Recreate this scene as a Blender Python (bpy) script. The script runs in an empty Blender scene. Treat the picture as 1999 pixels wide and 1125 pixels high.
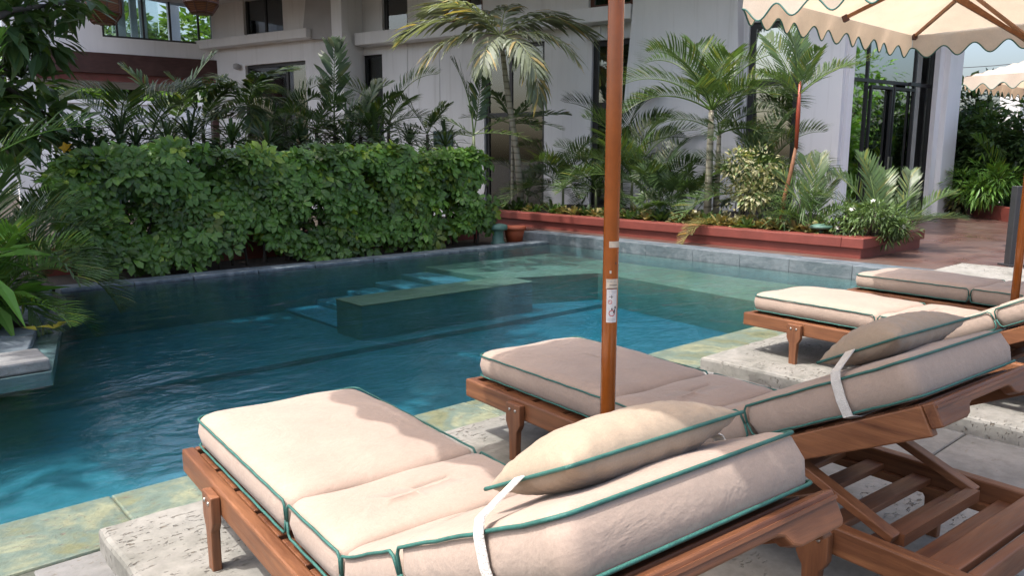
import bpy, math, random
from mathutils import Vector, Matrix
random.seed(7)
R = math.radians
S = bpy.context.scene
COL = S.collection

# ------------------------------------------------------------------ camera, sky, sun, exposure
IW, IH = 1999.0, 1125.0
FPX, HZ, CAMH = 1500.0, 310.0, 1.55
PIT = math.atan((IH / 2 - HZ) / FPX)
PHI = R(48.5)                                  # heading of the view measured from the pool's long side
FH = Vector((math.cos(PHI), math.sin(PHI), 0))
RT = Vector((math.sin(PHI), -math.cos(PHI), 0))
FW = FH * math.cos(PIT) - Vector((0, 0, 1)) * math.sin(PIT)
UP = FH * math.sin(PIT) + Vector((0, 0, 1)) * math.cos(PIT)
EYE = Vector((0, 0, CAMH))
cam = bpy.data.cameras.new('camera')
cam.sensor_width = 36.0
cam.lens = FPX / IW * 36.0
cam.clip_start = 0.05
cam.clip_end = 3000
camo = bpy.data.objects.new('camera', cam)
COL.objects.link(camo)
camo.location = EYE
camo.rotation_euler = Matrix((RT, UP, -FW)).transposed().to_euler()
S.camera = camo

SUN = Vector((-0.46, 0.16, 1.0)).normalized()   # towards the sun
world = bpy.data.worlds.new('World')
S.world = world
world.use_nodes = True
wn = world.node_tree
sky = wn.nodes.new('ShaderNodeTexSky')
sky.sky_type = 'NISHITA'
sky.sun_disc = False
sky.sun_elevation = math.asin(SUN.z)
sky.sun_rotation = math.atan2(SUN.x, SUN.y)
sky.air_density = 1.0
sky.dust_density = 6.0
sky.ozone_density = 1.0
bg = wn.nodes['Background']
bg.inputs['Strength'].default_value = 0.15
wn.links.new(sky.outputs[0], bg.inputs['Color'])
sl = bpy.data.lights.new('sun', 'SUN')
sl.energy = 2.0
sl.angle = R(0.6)
sl.color = (1.0, 0.96, 0.91)
so = bpy.data.objects.new('sun', sl)
COL.objects.link(so)
so.rotation_euler = (-SUN).to_track_quat('-Z', 'Y').to_euler()
S.view_settings.view_transform = 'Standard'
S.view_settings.look = 'None'
S.view_settings.exposure = 1.25
S.view_settings.gamma = 1.0
S.view_settings.use_curve_mapping = False
S.render.engine = 'CYCLES'
S.cycles.max_bounces = 10
S.cycles.transparent_max_bounces = 24
S.cycles.caustics_reflective = False
S.cycles.caustics_refractive = False

# ------------------------------------------------------------------ layout helpers
def ray(px, py):
    return FW + RT * ((px - IW / 2) / FPX) - UP * ((py - IH / 2) / FPX)
def at(px, py, dep):
    return EYE + ray(px, py) * dep
def gnd(px, py, z=0.0):
    d = ray(px, py)
    return EYE + d * ((z - CAMH) / d.z)
def onx(px, X, z=0.0, py=310):
    d = ray(px, py); t = X / d.x
    return Vector((X, d.y * t, z))
def ony(px, Y, z=0.0, py=310):
    d = ray(px, py); t = Y / d.y
    return Vector((d.x * t, Y, z))
def zat(p, py):
    """height seen at image row py above the ground point p"""
    dep = (Vector((p.x, p.y, CAMH)) - EYE).dot(FH)
    a = math.atan((IH / 2 - py) / FPX) - PIT
    return CAMH + dep * math.tan(a)

class MB:
    def __init__(s): s.v = []; s.f = []; s.c = []
    def quad(s, a, b, c, d, col=None):
        i = len(s.v); s.v += [Vector(a), Vector(b), Vector(c), Vector(d)]; s.f.append((i, i+1, i+2, i+3)); s.c.append(col)
    def tri(s, a, b, c, col=None):
        i = len(s.v); s.v += [Vector(a), Vector(b), Vector(c)]; s.f.append((i, i+1, i+2)); s.c.append(col)
    def hexa(s, p, col=None):
        i = len(s.v); s.v += [Vector(q) for q in p]
        for f in ((0,3,2,1),(4,5,6,7),(0,1,5,4),(1,2,6,5),(2,3,7,6),(3,0,4,7)):
            s.f.append(tuple(i+k for k in f)); s.c.append(col)
    def box(s, x0, x1, y0, y1, z0, z1, col=None):
        s.hexa([(x0,y0,z0),(x1,y0,z0),(x1,y1,z0),(x0,y1,z0),(x0,y0,z1),(x1,y0,z1),(x1,y1,z1),(x0,y1,z1)], col)
    def bar(s, a, b, w, h, up=(0,0,1), col=None, w2=None, h2=None):
        a = Vector(a); b = Vector(b); d = (b-a).normalized(); sd = d.cross(Vector(up)).normalized(); u = sd.cross(d)
        w2 = w if w2 is None else w2; h2 = h if h2 is None else h2
        P = []
        for q, ww, hh in ((a, w, h), (b, w2, h2)):
            P += [q - sd*ww/2 - u*hh/2, q + sd*ww/2 - u*hh/2, q + sd*ww/2 + u*hh/2, q - sd*ww/2 + u*hh/2]
        s.hexa(P, col)
    def tube(s, pts, r, n=8, cap=True, closed=False, col=None):
        pts = [Vector(p) for p in pts]; m = len(pts)
        rr = r if isinstance(r, (list, tuple)) else [r]*m
        base = len(s.v); ref = None
        for k in range(m):
            if closed: t = pts[(k+1) % m] - pts[k-1]
            else: t = pts[min(k+1, m-1)] - pts[max(k-1, 0)]
            t.normalize()
            if ref is None:
                ref = Vector((0,0,1)) if abs(t.z) < .9 else Vector((1,0,0))
            a = t.cross(ref).normalized(); b = t.cross(a).normalized(); ref = -b if False else ref
            ref = (a.cross(t)).normalized()
            for j in range(n):
                an = 2*math.pi*j/n
                s.v.append(pts[k] + a*(math.cos(an)*rr[k]) + ref*(math.sin(an)*rr[k]))
        for k in range(m if closed else m-1):
            k2 = (k+1) % m
            for j in range(n):
                s.f.append((base+k*n+j, base+k*n+(j+1) % n, base+k2*n+(j+1) % n, base+k2*n+j)); s.c.append(col)
        if cap and not closed:
            s.f.append(tuple(base+j for j in range(n))[::-1]); s.c.append(col)
            s.f.append(tuple(base+(m-1)*n+j for j in range(n))); s.c.append(col)
    def lathe(s, prof, n=24, o=(0,0,0), col=None):
        o = Vector(o); base = len(s.v); m = len(prof)
        for r, z in prof:
            for j in range(n):
                an = 2*math.pi*j/n; s.v.append(o + Vector((r*math.cos(an), r*math.sin(an), z)))
        for k in range(m-1):
            for j in range(n):
                s.f.append((base+k*n+j, base+k*n+(j+1) % n, base+(k+1)*n+(j+1) % n, base+(k+1)*n+j)); s.c.append(col)
        s.f.append(tuple(base+j for j in range(n))[::-1]); s.c.append(col)
        s.f.append(tuple(base+(m-1)*n+j for j in range(n))); s.c.append(col)
    def prism(s, poly, fa, fb, col=None):
        """poly in 2D; fa, fb map (a, b) to the two faces"""
        i = len(s.v); n = len(poly)
        s.v += [Vector(fa(*p)) for p in poly] + [Vector(fb(*p)) for p in poly]
        s.f.append(tuple(range(i, i+n))); s.c.append(col)
        s.f.append(tuple(range(i+2*n-1, i+n-1, -1))); s.c.append(col)
        for k in range(n):
            k2 = (k+1) % n; s.f.append((i+k, i+n+k, i+n+k2, i+k2)); s.c.append(col)
    def leaf(s, b, d, nrm, L, W, col, droop=.25, fold=.25):
        """a folded pointed leaf, 4 triangles"""
        d = d.normalized(); sd = d.cross(nrm)
        if sd.length < 1e-4: sd = d.cross(Vector((1,0,0)))
        sd.normalize(); up = sd.cross(d).normalized()
        m = b + d*(L*.45) - Vector((0,0,1))*(droop*L*.12)
        t = b + d*L - Vector((0,0,1))*(droop*L*.5)
        l = m + sd*(W*.5) + up*(fold*W*.5); r = m - sd*(W*.5) + up*(fold*W*.5)
        i = len(s.v); s.v += [b, l, m, r, t]
        s.f += [(i, i+2, i+1), (i, i+3, i+2), (i+1, i+2, i+4), (i+2, i+3, i+4)]; s.c += [col]*4
    def mesh(s, name, mat, smooth=False, off=None):
        me = bpy.data.meshes.new(name)
        o = off or Vector((0,0,0))
        me.from_pydata([tuple(p - o) for p in s.v], [], s.f)
        if any(c is not None for c in s.c):
            at_ = me.attributes.new('tint', 'FLOAT_COLOR', 'FACE')
            flat = []
            for c in s.c:
                c = c or (1,1,1); flat += [c[0], c[1], c[2], 1.0]
            at_.data.foreach_set('color', flat)
        if smooth:
            me.polygons.foreach_set('use_smooth', [True]*len(me.polygons))
        me.materials.append(MAT[mat]); me.update()
        return me
    def build(s, name, mat, parent=None, smooth=False):
        off = Vector((0,0,0)); p = parent
        while p is not None:
            off = off + p.location; p = p.parent
        me = s.mesh(name, mat, smooth, off)
        ob = bpy.data.objects.new(name, me); COL.objects.link(ob); ob.parent = parent
        return ob

def bevel(ob, w, seg=2, ang=35):
    m = ob.modifiers.new('bevel', 'BEVEL'); m.width = w; m.segments = seg; m.limit_method = 'ANGLE'; m.angle_limit = R(ang)
    return ob
def tag(o, label=None, cat=None, group=None, kind=None):
    if label: o['label'] = label
    if cat: o['category'] = cat
    if group: o['group'] = group
    if kind: o['kind'] = kind
    return o
def empty(name, loc=(0,0,0), rz=0.0):
    o = bpy.data.objects.new(name, None); COL.objects.link(o); o.empty_display_size = .1
    o.location = loc; o.rotation_euler = (0,0,rz); return o
def struct(o): o['kind'] = 'structure'; return o
def copy_tree2(o, parent):
    c = o.copy(); COL.objects.link(c); c.parent = parent
    for ch in o.children: copy_tree2(ch, c)
    return c
def dup(root):
    c = root.copy(); COL.objects.link(c)
    for ch in root.children: copy_tree2(ch, c)
    return c
def rnd(a, b): return random.uniform(a, b)

# ------------------------------------------------------------------ materials
MAT = {}
def newmat(name):
    m = bpy.data.materials.new(name); m.use_nodes = True; MAT[name] = m
    nt = m.node_tree; return m, nt, nt.nodes['Principled BSDF']
def N(nt, t, **kw):
    n = nt.nodes.new(t)
    for k, v in kw.items():
        if k.startswith('i_'): n.inputs[k[2:].replace('_', ' ')].default_value = v
        else: setattr(n, k, v)
    return n
def ramp(nt, src, stops):
    r = nt.nodes.new('ShaderNodeValToRGB'); e = r.color_ramp.elements
    while len(e) < len(stops): e.new(0.5)
    for k, (p, c) in enumerate(stops):
        e[k].position = p; e[k].color = (c[0], c[1], c[2], 1) if hasattr(c, '__len__') else (c, c, c, 1)
    nt.links.new(src, r.inputs[0]); return r.outputs[0]
def coords(nt, scale=(1,1,1), kind='Object'):
    tc = nt.nodes.new('ShaderNodeTexCoord'); mp = nt.nodes.new('ShaderNodeMapping')
    mp.inputs['Scale'].default_value = scale; nt.links.new(tc.outputs[kind], mp.inputs[0]); return mp.outputs[0]
def noise(nt, vec, scale, detail=5, rough=.55, dist=0.0):
    n = nt.nodes.new('ShaderNodeTexNoise'); n.inputs['Scale'].default_value = scale; n.inputs['Detail'].default_value = detail
    n.inputs['Roughness'].default_value = rough; n.inputs['Distortion'].default_value = dist
    nt.links.new(vec, n.inputs['Vector']); return n.outputs[0]
def bump(nt, h, strength, dist, normal=None):
    b = nt.nodes.new('ShaderNodeBump'); b.inputs['Strength'].default_value = strength; b.inputs['Distance'].default_value = dist
    nt.links.new(h, b.inputs['Height'])
    if normal is not None: nt.links.new(normal, b.inputs['Normal'])
    return b.outputs[0]
def mixc(nt, fac, a, b, mode='MIX'):
    m = nt.nodes.new('ShaderNodeMix'); m.data_type = 'RGBA'; m.blend_type = mode
    for sock, val in ((m.inputs[0], fac), (m.inputs[6], a), (m.inputs[7], b)):
        if isinstance(val, bpy.types.NodeSocket): nt.links.new(val, sock)
        elif hasattr(val, '__len__'): sock.default_value = (val[0], val[1], val[2], 1)
        else: sock.default_value = val
    return m.outputs[2]
def simple(name, col, rough=.6, var=.12, scale=6, bmp=0.0, bscale=60, metal=0.0, spec=.5, kind='Object', randv=0.0):
    m, nt, b = newmat(name)
    v = coords(nt, kind=kind)
    n = noise(nt, v, scale)
    c = ramp(nt, n, [(.3, [x*(1-var) for x in col]), (.7, [min(1, x*(1+var)) for x in col])])
    if randv:
        oi = nt.nodes.new('ShaderNodeObjectInfo')
        k = ramp(nt, oi.outputs['Random'], [(0, 1-randv), (1, 1+randv)])
        c = mixc(nt, 1.0, c, k, 'MULTIPLY')
    nt.links.new(c, b.inputs['Base Color'])
    b.inputs['Roughness'].default_value = rough; b.inputs['Metallic'].default_value = metal
    b.inputs['Specular IOR Level'].default_value = spec
    if bmp: nt.links.new(bump(nt, noise(nt, v, bscale, 4), bmp, .01), b.inputs['Normal'])
    return m, nt, b

def wood(name, dark, light, axis, rough=.45):
    m, nt, b = newmat(name)
    sc = [14, 14, 14]; sc[axis] = 1.1
    v = coords(nt, sc)
    oi = nt.nodes.new('ShaderNodeObjectInfo')
    ad = nt.nodes.new('ShaderNodeVectorMath'); ad.operation = 'ADD'
    nt.links.new(v, ad.inputs[0]); nt.links.new(oi.outputs['Random'], ad.inputs[1])
    n = noise(nt, ad.outputs[0], 1.6, 7, .6, .6)
    fine = noise(nt, ad.outputs[0], 9, 5, .7)
    c = ramp(nt, n, [(.3, dark), (.55, [(a+c_)/2 for a, c_ in zip(dark, light)]), (.72, light)])
    c = mixc(nt, .35, c, ramp(nt, fine, [(.35, .35), (.65, 1.0)]), 'MULTIPLY')
    v2 = coords(nt)
    c = mixc(nt, ramp(nt, noise(nt, v2, 2.3, 3), [(.45, 0), (.75, .35)]), c, [x*1.25+.02 for x in light])
    nt.links.new(c, b.inputs['Base Color'])
    nt.links.new(ramp(nt, fine, [(.3, rough-.08), (.7, rough+.15)]), b.inputs['Roughness'])
    nt.links.new(bump(nt, fine, .25, .004), b.inputs['Normal'])
wood('teak_long', (.11, .038, .016), (.30, .125, .052), 1)
wood('teak_cross', (.10, .034, .015), (.26, .105, .045), 0)
wood('teak_up', (.11, .038, .016), (.28, .115, .05), 2)
wood('brown_beam', (.05, .02, .017), (.09, .035, .03), 0, .6)
wood('umbrella_rib', (.16, .06, .02), (.3, .13, .05), 0, .5)

def fabric(name, col, transl=0.0, weave=900, wr=.25):
    m, nt, b = newmat(name)
    v = coords(nt)
    n = noise(nt, v, 5, 4); n2 = noise(nt, v, 55, 3)
    c = ramp(nt, n, [(.3, [x*.93 for x in col]), (.7, [min(1, x*1.05) for x in col])])
    c = mixc(nt, .10, c, ramp(nt, n2, [(.35, .55), (.65, 1.0)]), 'MULTIPLY')
    w = noise(nt, v, weave, 2)
    sp = noise(nt, v, 210, 3, .75)
    c = mixc(nt, .16, c, ramp(nt, sp, [(.36, .45), (.62, 1.0)]), 'MULTIPLY')
    c = mixc(nt, .18, c, ramp(nt, w, [(.35, .6), (.65, 1.0)]), 'MULTIPLY')
    nt.links.new(c, b.inputs['Base Color'])
    b.inputs['Roughness'].default_value = .9; b.inputs['Specular IOR Level'].default_value = .2
    b.inputs['Sheen Weight'].default_value = .15
    nb = bump(nt, w, .35, .0012)
    nb = bump(nt, noise(nt, v, 9, 4, .6, .5), wr, .012, nb)
    nb = bump(nt, noise(nt, v, 2.6, 5, .62, 1.6), wr*.55, .03, nb)
    nt.links.new(nb, b.inputs['Normal'])
    if transl:
        t = nt.nodes.new('ShaderNodeBsdfTranslucent'); nt.links.new(mixc(nt, 1.0, c, (.92, .78, .64), 'MULTIPLY'), t.inputs[0])
        mx = nt.nodes.new('ShaderNodeMixShader'); mx.inputs[0].default_value = transl
        nt.links.new(b.outputs[0], mx.inputs[1]); nt.links.new(t.outputs[0], mx.inputs[2])
        nt.links.new(mx.outputs[0], nt.nodes['Material Output'].inputs[0])
fabric('cushion', (.425, .332, .275), 0, 900, .5)
fabric('pillow', (.40, .32, .24), 0, 500, .6)
fabric('canvas', (.82, .755, .67), .5, 1200, .12)
simple('piping', (.03, .13, .11), .55, .2, 30, .3, 300)
simple('dark_piping', (.02, .07, .06), .6, .2, 30)
simple('strap', (.68, .66, .62), .85, .1, 40, .6, 260)
simple('black_plate', (.02, .021, .024), .45, .2, 5, .1, 200)
simple('steel', (.5, .48, .45), .35, .1, 20, 0, 60, 1.0)
m, nt, b = simple('pole_lacquer', (.34, .095, .016), .22, .12, 14, .03, 40)
b.inputs['Coat Weight'].default_value = .4; b.inputs['Coat Roughness'].default_value = .1
simple('label_white', (.72, .72, .72), .4, .05)
simple('label_cream', (.62, .55, .45), .5, .12, 60)
simple('ink_black', (.02, .02, .02), .6, 0)
simple('ink_red', (.5, .04, .04), .6, 0)
simple('ink_grey', (.4, .4, .42), .6, 0)

# painted walls with faint streaks
m, nt, b = newmat('white_paint')
v = coords(nt, (1, 1, .25)); n = noise(nt, v, 1.4, 6, .6)
v2 = coords(nt); n2 = noise(nt, v2, .35, 3)
c = ramp(nt, n, [(.25, (.76, .76, .765)), (.55, (.85, .85, .86))])
c = mixc(nt, ramp(nt, n2, [(.4, 0), (.8, .25)]), c, (.55, .55, .57))
vst = coords(nt, (3.5, 3.5, .12)); c = mixc(nt, ramp(nt, noise(nt, vst, 2.2, 5, .65), [(.55, 0), (.75, .35)]), c, (.50, .495, .48))
nt.links.new(c, b.inputs['Base Color']); b.inputs['Roughness'].default_value = .75
nt.links.new(bump(nt, noise(nt, v2, 45, 4), .12, .01), b.inputs['Normal'])
simple('grey_paint', (.42, .42, .43), .7, .08, 2, .1, 50)
simple('interior', (.07, .07, .072), .8, .15, .8)
simple('curtain', (.35, .35, .36), .9, .15, 3)
simple('dark_frame', (.022, .022, .024), .4, .15, 8)
simple('brown_frame', (.12, .045, .03), .5, .2, 8)
m, nt, b = simple('red_paint', (.185, .045, .034), .5, .16, 3.0, .15, 40)
m, nt, b = simple('terracotta', (.36, .085, .035), .6, .12, 6)
simple('verdigris', (.07, .15, .12), .6, .2, 8, .2, 60)
simple('soil', (.035, .026, .018), .95, .3, 12, .8, 40)
simple('dark_grey', (.03, .032, .036), .5, .1)
simple('sign_green', (.008, .05, .045), .4, .15, 5)
simple('wire', (.05, .05, .055), .6, 0)
simple('lamp_glass', (.6, .55, .45), .3, .05)
simple('camera_white', (.7, .7, .7), .4, .05)

def stone(name, cols, sc, pit=0.0, rough=.7, bm=.5, stretch=(1,1,1), randv=.08):
    m, nt, b = newmat(name)
    v = coords(nt, stretch)
    oi = nt.nodes.new('ShaderNodeObjectInfo')
    sh = nt.nodes.new('ShaderNodeVectorMath'); sh.operation = 'SCALE'; sh.inputs[0].default_value = (7.3, 3.1, 5.7)
    nt.links.new(oi.outputs['Random'], sh.inputs['Scale'])
    ad = nt.nodes.new('ShaderNodeVectorMath'); nt.links.new(v, ad.inputs[0]); nt.links.new(sh.outputs[0], ad.inputs[1]); v = ad.outputs[0]
    n1 = noise(nt, v, sc, 7, .62, .4); n2 = noise(nt, v, sc*7, 5, .7)
    k = len(cols)
    c = ramp(nt, n1, [(.28 + .44*i/(k-1), cols[i]) for i in range(k)])
    c = mixc(nt, .5, c, ramp(nt, n2, [(.3, .45), (.62, 1.0)]), 'MULTIPLY')
    c = mixc(nt, 1.0, c, ramp(nt, oi.outputs['Random'], [(0, 1-randv), (1, 1+randv)]), 'MULTIPLY')
    h = n2
    if pit:
        vs = coords(nt, (stretch[0]*.7, stretch[1]*1.6, 1))
        ad2 = nt.nodes.new('ShaderNodeVectorMath'); nt.links.new(vs, ad2.inputs[0]); nt.links.new(sh.outputs[0], ad2.inputs[1])
        p = noise(nt, ad2.outputs[0], 34, 3, .65, .3)
        msk = ramp(nt, noise(nt, v, 3.2, 3), [(.44, 0), (.58, 1)])
        pits = mixc(nt, 1.0, ramp(nt, p, [(.33, 1), (.40, 0)]), msk, 'MULTIPLY')
        c = mixc(nt, pits, c, (.13, .11, .085))
        inv = ramp(nt, pits, [(0, 1), (1, 0)])
        nb = bump(nt, inv, pit, .012)
        nb = bump(nt, n2, bm, .006, nb)
    else:
        nb = bump(nt, n2, bm, .008)
    nt.links.new(nb, b.inputs['Normal'])
    nt.links.new(c, b.inputs['Base Color']); b.inputs['Roughness'].default_value = rough
    return m, nt, b
stone('slab_stone', [(.14, .14, .12), (.235, .23, .205), (.30, .29, .265), (.20, .205, .18)], 1.9, .9, .8, .6)
stone('coping_wet', [(.075, .10, .06), (.17, .18, .10), (.13, .18, .15), (.25, .265, .17), (.12, .15, .11)], 2.6, .5, .45, 1.0)
stone('coping_blue', [(.06, .085, .10), (.17, .20, .225), (.09, .12, .14), (.28, .31, .33)], 2.2, 0, .5, 1.0, (1, .6, 1), .04)
stone('deck_tile', [(.12, .125, .125), (.19, .19, .185), (.25, .245, .235)], 2.2, .3, .55, .5)
stone('pool_tile', [(.14, .24, .26), (.22, .34, .35), (.30, .42, .42)], 1.3, 0, .7, .3)
stone('pool_shelf', [(.20, .22, .14), (.28, .29, .20), (.36, .37, .27)], 1.2, 0, .7, .4)
stone('ledge_grey', [(.13, .13, .13), (.24, .24, .235), (.34, .34, .335)], 2.6, .2, .7, .9, (1, 3, 1))
stone('pool_step', [(.20, .31, .35), (.27, .39, .43), (.33, .45, .49)], 1.3, 0, .7, .3)
simple('grout', (.07, .075, .06), .9, .2, 20)

# brown glazed terrace tiles
m, nt, b = newmat('terrace_tile')
v = coords(nt)
br = nt.nodes.new('ShaderNodeTexBrick'); nt.links.new(v, br.inputs[0])
br.inputs['Color1'].default_value = (.085, .042, .034, 1); br.inputs['Color2'].default_value = (.125, .066, .052, 1); br.inputs['Mortar'].default_value = (.07, .05, .045, 1)
br.inputs['Scale'].default_value = 1.0; br.inputs['Brick Width'].default_value = .3; br.inputs['Row Height'].default_value = .15; br.inputs['Mortar Size'].default_value = .006
n = noise(nt, v, 1.1, 6, .6)
c = mixc(nt, ramp(nt, n, [(.42, 0), (.7, .5)]), br.outputs[0], (.13, .105, .085))
nt.links.new(c, b.inputs['Base Color'])
nt.links.new(ramp(nt, n, [(.3, .22), (.7, .5)]), b.inputs['Roughness'])
nt.links.new(bump(nt, br.outputs['Fac'], -.2, .01), b.inputs['Normal'])

def leafmat(name, col, rough=.42, transl=.28, var=.25, spec=.4):
    m, nt, b = newmat(name)
    a = nt.nodes.new('ShaderNodeAttribute'); a.attribute_name = 'tint'
    oi = nt.nodes.new('ShaderNodeObjectInfo')
    c = mixc(nt, 1.0, a.outputs['Color'], col, 'MULTIPLY')
    c = mixc(nt, 1.0, c, ramp(nt, oi.outputs['Random'], [(0, (1-var, 1-var, 1-var)), (1, (1+var*.6, 1+var*.5, 1+var*.2))]), 'MULTIPLY')
    nt.links.new(c, b.inputs['Base Color']); b.inputs['Roughness'].default_value = rough
    b.inputs['Specular IOR Level'].default_value = spec
    t = nt.nodes.new('ShaderNodeBsdfTranslucent')
    c2 = mixc(nt, 1.0, c, (1.3, 1.35, .6), 'MULTIPLY'); nt.links.new(c2, t.inputs[0])
    mx = nt.nodes.new('ShaderNodeMixShader'); mx.inputs[0].default_value = transl
    nt.links.new(b.outputs[0], mx.inputs[1]); nt.links.new(t.outputs[0], mx.inputs[2])
    nt.links.new(mx.outputs[0], nt.nodes['Material Output'].inputs[0])
leafmat('leaf_hedge', (.095, .19, .035), .32)
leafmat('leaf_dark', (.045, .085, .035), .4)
leafmat('leaf_palm', (.075, .13, .05), .38)
leafmat('leaf_pale', (.24, .275, .205), .5, .3, .12)
leafmat('leaf_bright', (.12, .24, .05), .4)
leafmat('leaf_cream', (.36, .36, .25), .5, .3, .1)
leafmat('leaf_bromeliad', (.17, .16, .07), .4, .2, .3)
leafmat('leaf_far', (.10, .18, .045), .5, .35, .2)
leafmat('petal_white', (.75, .75, .72), .6, .3, .05)
leafmat('leaf_yellow', (.30, .27, .04), .5, .3, .1)
leafmat('petal_yellow', (.75, .42, .02), .5, .3, .1)
m, nt, b = newmat('palm_trunk')
v = coords(nt); wv = nt.nodes.new('ShaderNodeTexWave'); wv.bands_direction = 'Z'; wv.inputs['Scale'].default_value = 2.2; wv.inputs['Distortion'].default_value = 1.2
nt.links.new(v, wv.inputs[0])
c = mixc(nt, ramp(nt, wv.outputs[1], [(.0, 0), (.25, 1)]), (.16, .14, .10), mixc(nt, noise(nt, v, 9), (.28, .26, .20), (.42, .39, .31)))
nt.links.new(c, b.inputs['Base Color']); b.inputs['Roughness'].default_value = .8
simple('trunk_dark', (.055, .045, .035), .85, .3, 9, .5, 30)
simple('trunk_green', (.12, .15, .07), .6, .3, 9, .2, 30)
simple('trunk_red', (.30, .05, .02), .4, .2, 5)
simple('trunk_orange', (.27, .12, .055), .6, .2, 8, .3, 40)
m, nt, b = newmat('rattan')
v = coords(nt); ck = nt.nodes.new('ShaderNodeTexWave'); ck.bands_direction = 'Z'; ck.inputs['Scale'].default_value = 12; nt.links.new(v, ck.inputs[0])
nt.links.new(ramp(nt, ck.outputs[1], [(.2, (.10, .03, .012)), (.8, (.27, .10, .04))]), b.inputs['Base Color']); b.inputs['Roughness'].default_value = .6

# glass pane: tinted, partly mirror
def glassmat(name, tint, mirror):
    m, nt, b = newmat(name)
    nt.nodes.remove(b)
    tr = nt.nodes.new('ShaderNodeBsdfTransparent'); tr.inputs[0].default_value = (*tint, 1)
    gl = nt.nodes.new('ShaderNodeBsdfGlossy'); gl.inputs['Roughness'].default_value = .02; gl.inputs[0].default_value = (.92, .97, .95, 1)
    fr = nt.nodes.new('ShaderNodeFresnel'); fr.inputs[0].default_value = mirror
    v = coords(nt); nt.links.new(bump(nt, noise(nt, v, .8, 2), .02, .05), gl.inputs['Normal'])
    mx = nt.nodes.new('ShaderNodeMixShader'); nt.links.new(fr.outputs[0], mx.inputs[0])
    nt.links.new(tr.outputs[0], mx.inputs[1]); nt.links.new(gl.outputs[0], mx.inputs[2])
    nt.links.new(mx.outputs[0], nt.nodes['Material Output'].inputs[0])
glassmat('window_glass', (.62, .66, .66), 2.2)
glassmat('lobby_glass', (.40, .55, .50), 6.0)
glassmat('clear_glass', (.85, .9, .9), 1.45)

# water: fresnel mirror over a clear body that soaks up red light
m, nt, b = newmat('water'); nt.nodes.remove(b)
v = coords(nt, (1.0, 1.5, 1.0))
n1 = noise(nt, v, 1.6, 3, .5, .6); n2 = noise(nt, v, 7.5, 4, .55, .8)
nb = bump(nt, n1, .20, .12); nb = bump(nt, n2, .18, .03, nb)
tr = nt.nodes.new('ShaderNodeBsdfTransparent'); tr.inputs[0].default_value = (.96, .99, 1, 1)
gl = nt.nodes.new('ShaderNodeBsdfGlossy'); gl.inputs['Roughness'].default_value = .01; nt.links.new(nb, gl.inputs['Normal'])
fr = nt.nodes.new('ShaderNodeFresnel'); fr.inputs[0].default_value = 1.46; nt.links.new(nb, fr.inputs['Normal'])
mx = nt.nodes.new('ShaderNodeMixShader'); nt.links.new(fr.outputs[0], mx.inputs[0]); nt.links.new(tr.outputs[0], mx.inputs[1]); nt.links.new(gl.outputs[0], mx.inputs[2])
nt.links.new(mx.outputs[0], nt.nodes['Material Output'].inputs['Surface'])
va = nt.nodes.new('ShaderNodeVolumeAbsorption'); va.inputs['Color'].default_value = (.07, .68, .82, 1); va.inputs['Density'].default_value = .85
vs = nt.nodes.new('ShaderNodeVolumeScatter'); vs.inputs['Color'].default_value = (.2, .8, .95, 1); vs.inputs['Density'].default_value = .07; vs.inputs['Anisotropy'].default_value = .2
ads = nt.nodes.new('ShaderNodeAddShader'); nt.links.new(va.outputs[0], ads.inputs[0]); nt.links.new(vs.outputs[0], ads.inputs[1])
nt.links.new(ads.outputs[0], nt.nodes['Material Output'].inputs['Volume'])

# ------------------------------------------------------------------ ground, pool, deck
PX0, PX1, PY0, PY1 = -5.0, 10.1, 3.76, 10.35
mb = MB()
B = 400
hx0, hx1, hy0, hy1 = PX0-.2, PX1+.2, PY0-.1, PY1+.2
for (a, b_, c_, d_) in ((-B, B, -B, hy0), (-B, B, hy1, B), (-B, hx0, hy0, hy1), (hx1, B, hy0, hy1)):
    mb.quad((a, c_, -.08), (b_, c_, -.08), (b_, d_, -.08), (a, d_, -.08))
struct(mb.build('ground', 'soil'))

WZ = -.025
FZ = -.63
SHZ = -.21
pool = MB()
# floor in two levels, walls
yl = gnd(500, 718, FZ).y
pool.quad((PX0, PY0, FZ-.06), (PX1, PY0, FZ-.06), (PX1, yl, FZ-.06), (PX0, yl, FZ-.06))
pool.quad((PX0, yl, FZ), (PX1, yl, FZ), (PX1, PY1, FZ), (PX0, PY1, FZ))
pool.quad((PX0, yl, FZ-.06), (PX1, yl, FZ-.06), (PX1, yl, FZ), (PX0, yl, FZ))
zb = FZ-.06
pool.quad((PX0, PY0+.02, zb), (PX1, PY0+.02, zb), (PX1, PY0+.02, -.04), (PX0, PY0+.02, -.04))
pool.quad((PX0, PY1-.012, zb), (PX1, PY1-.012, zb), (PX1, PY1-.012, -.045), (PX0, PY1-.012, -.045))
pool.quad((PX0, PY0, zb), (PX0, PY1, zb), (PX0, PY1, -.03), (PX0, PY0, -.03))
pool.quad((PX1-.012, PY0, zb), (PX1-.012, PY1, zb), (PX1-.012, PY1, -.045), (PX1-.012, PY0, -.045))
basin = struct(pool.build('pool_basin', 'pool_tile'))
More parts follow.
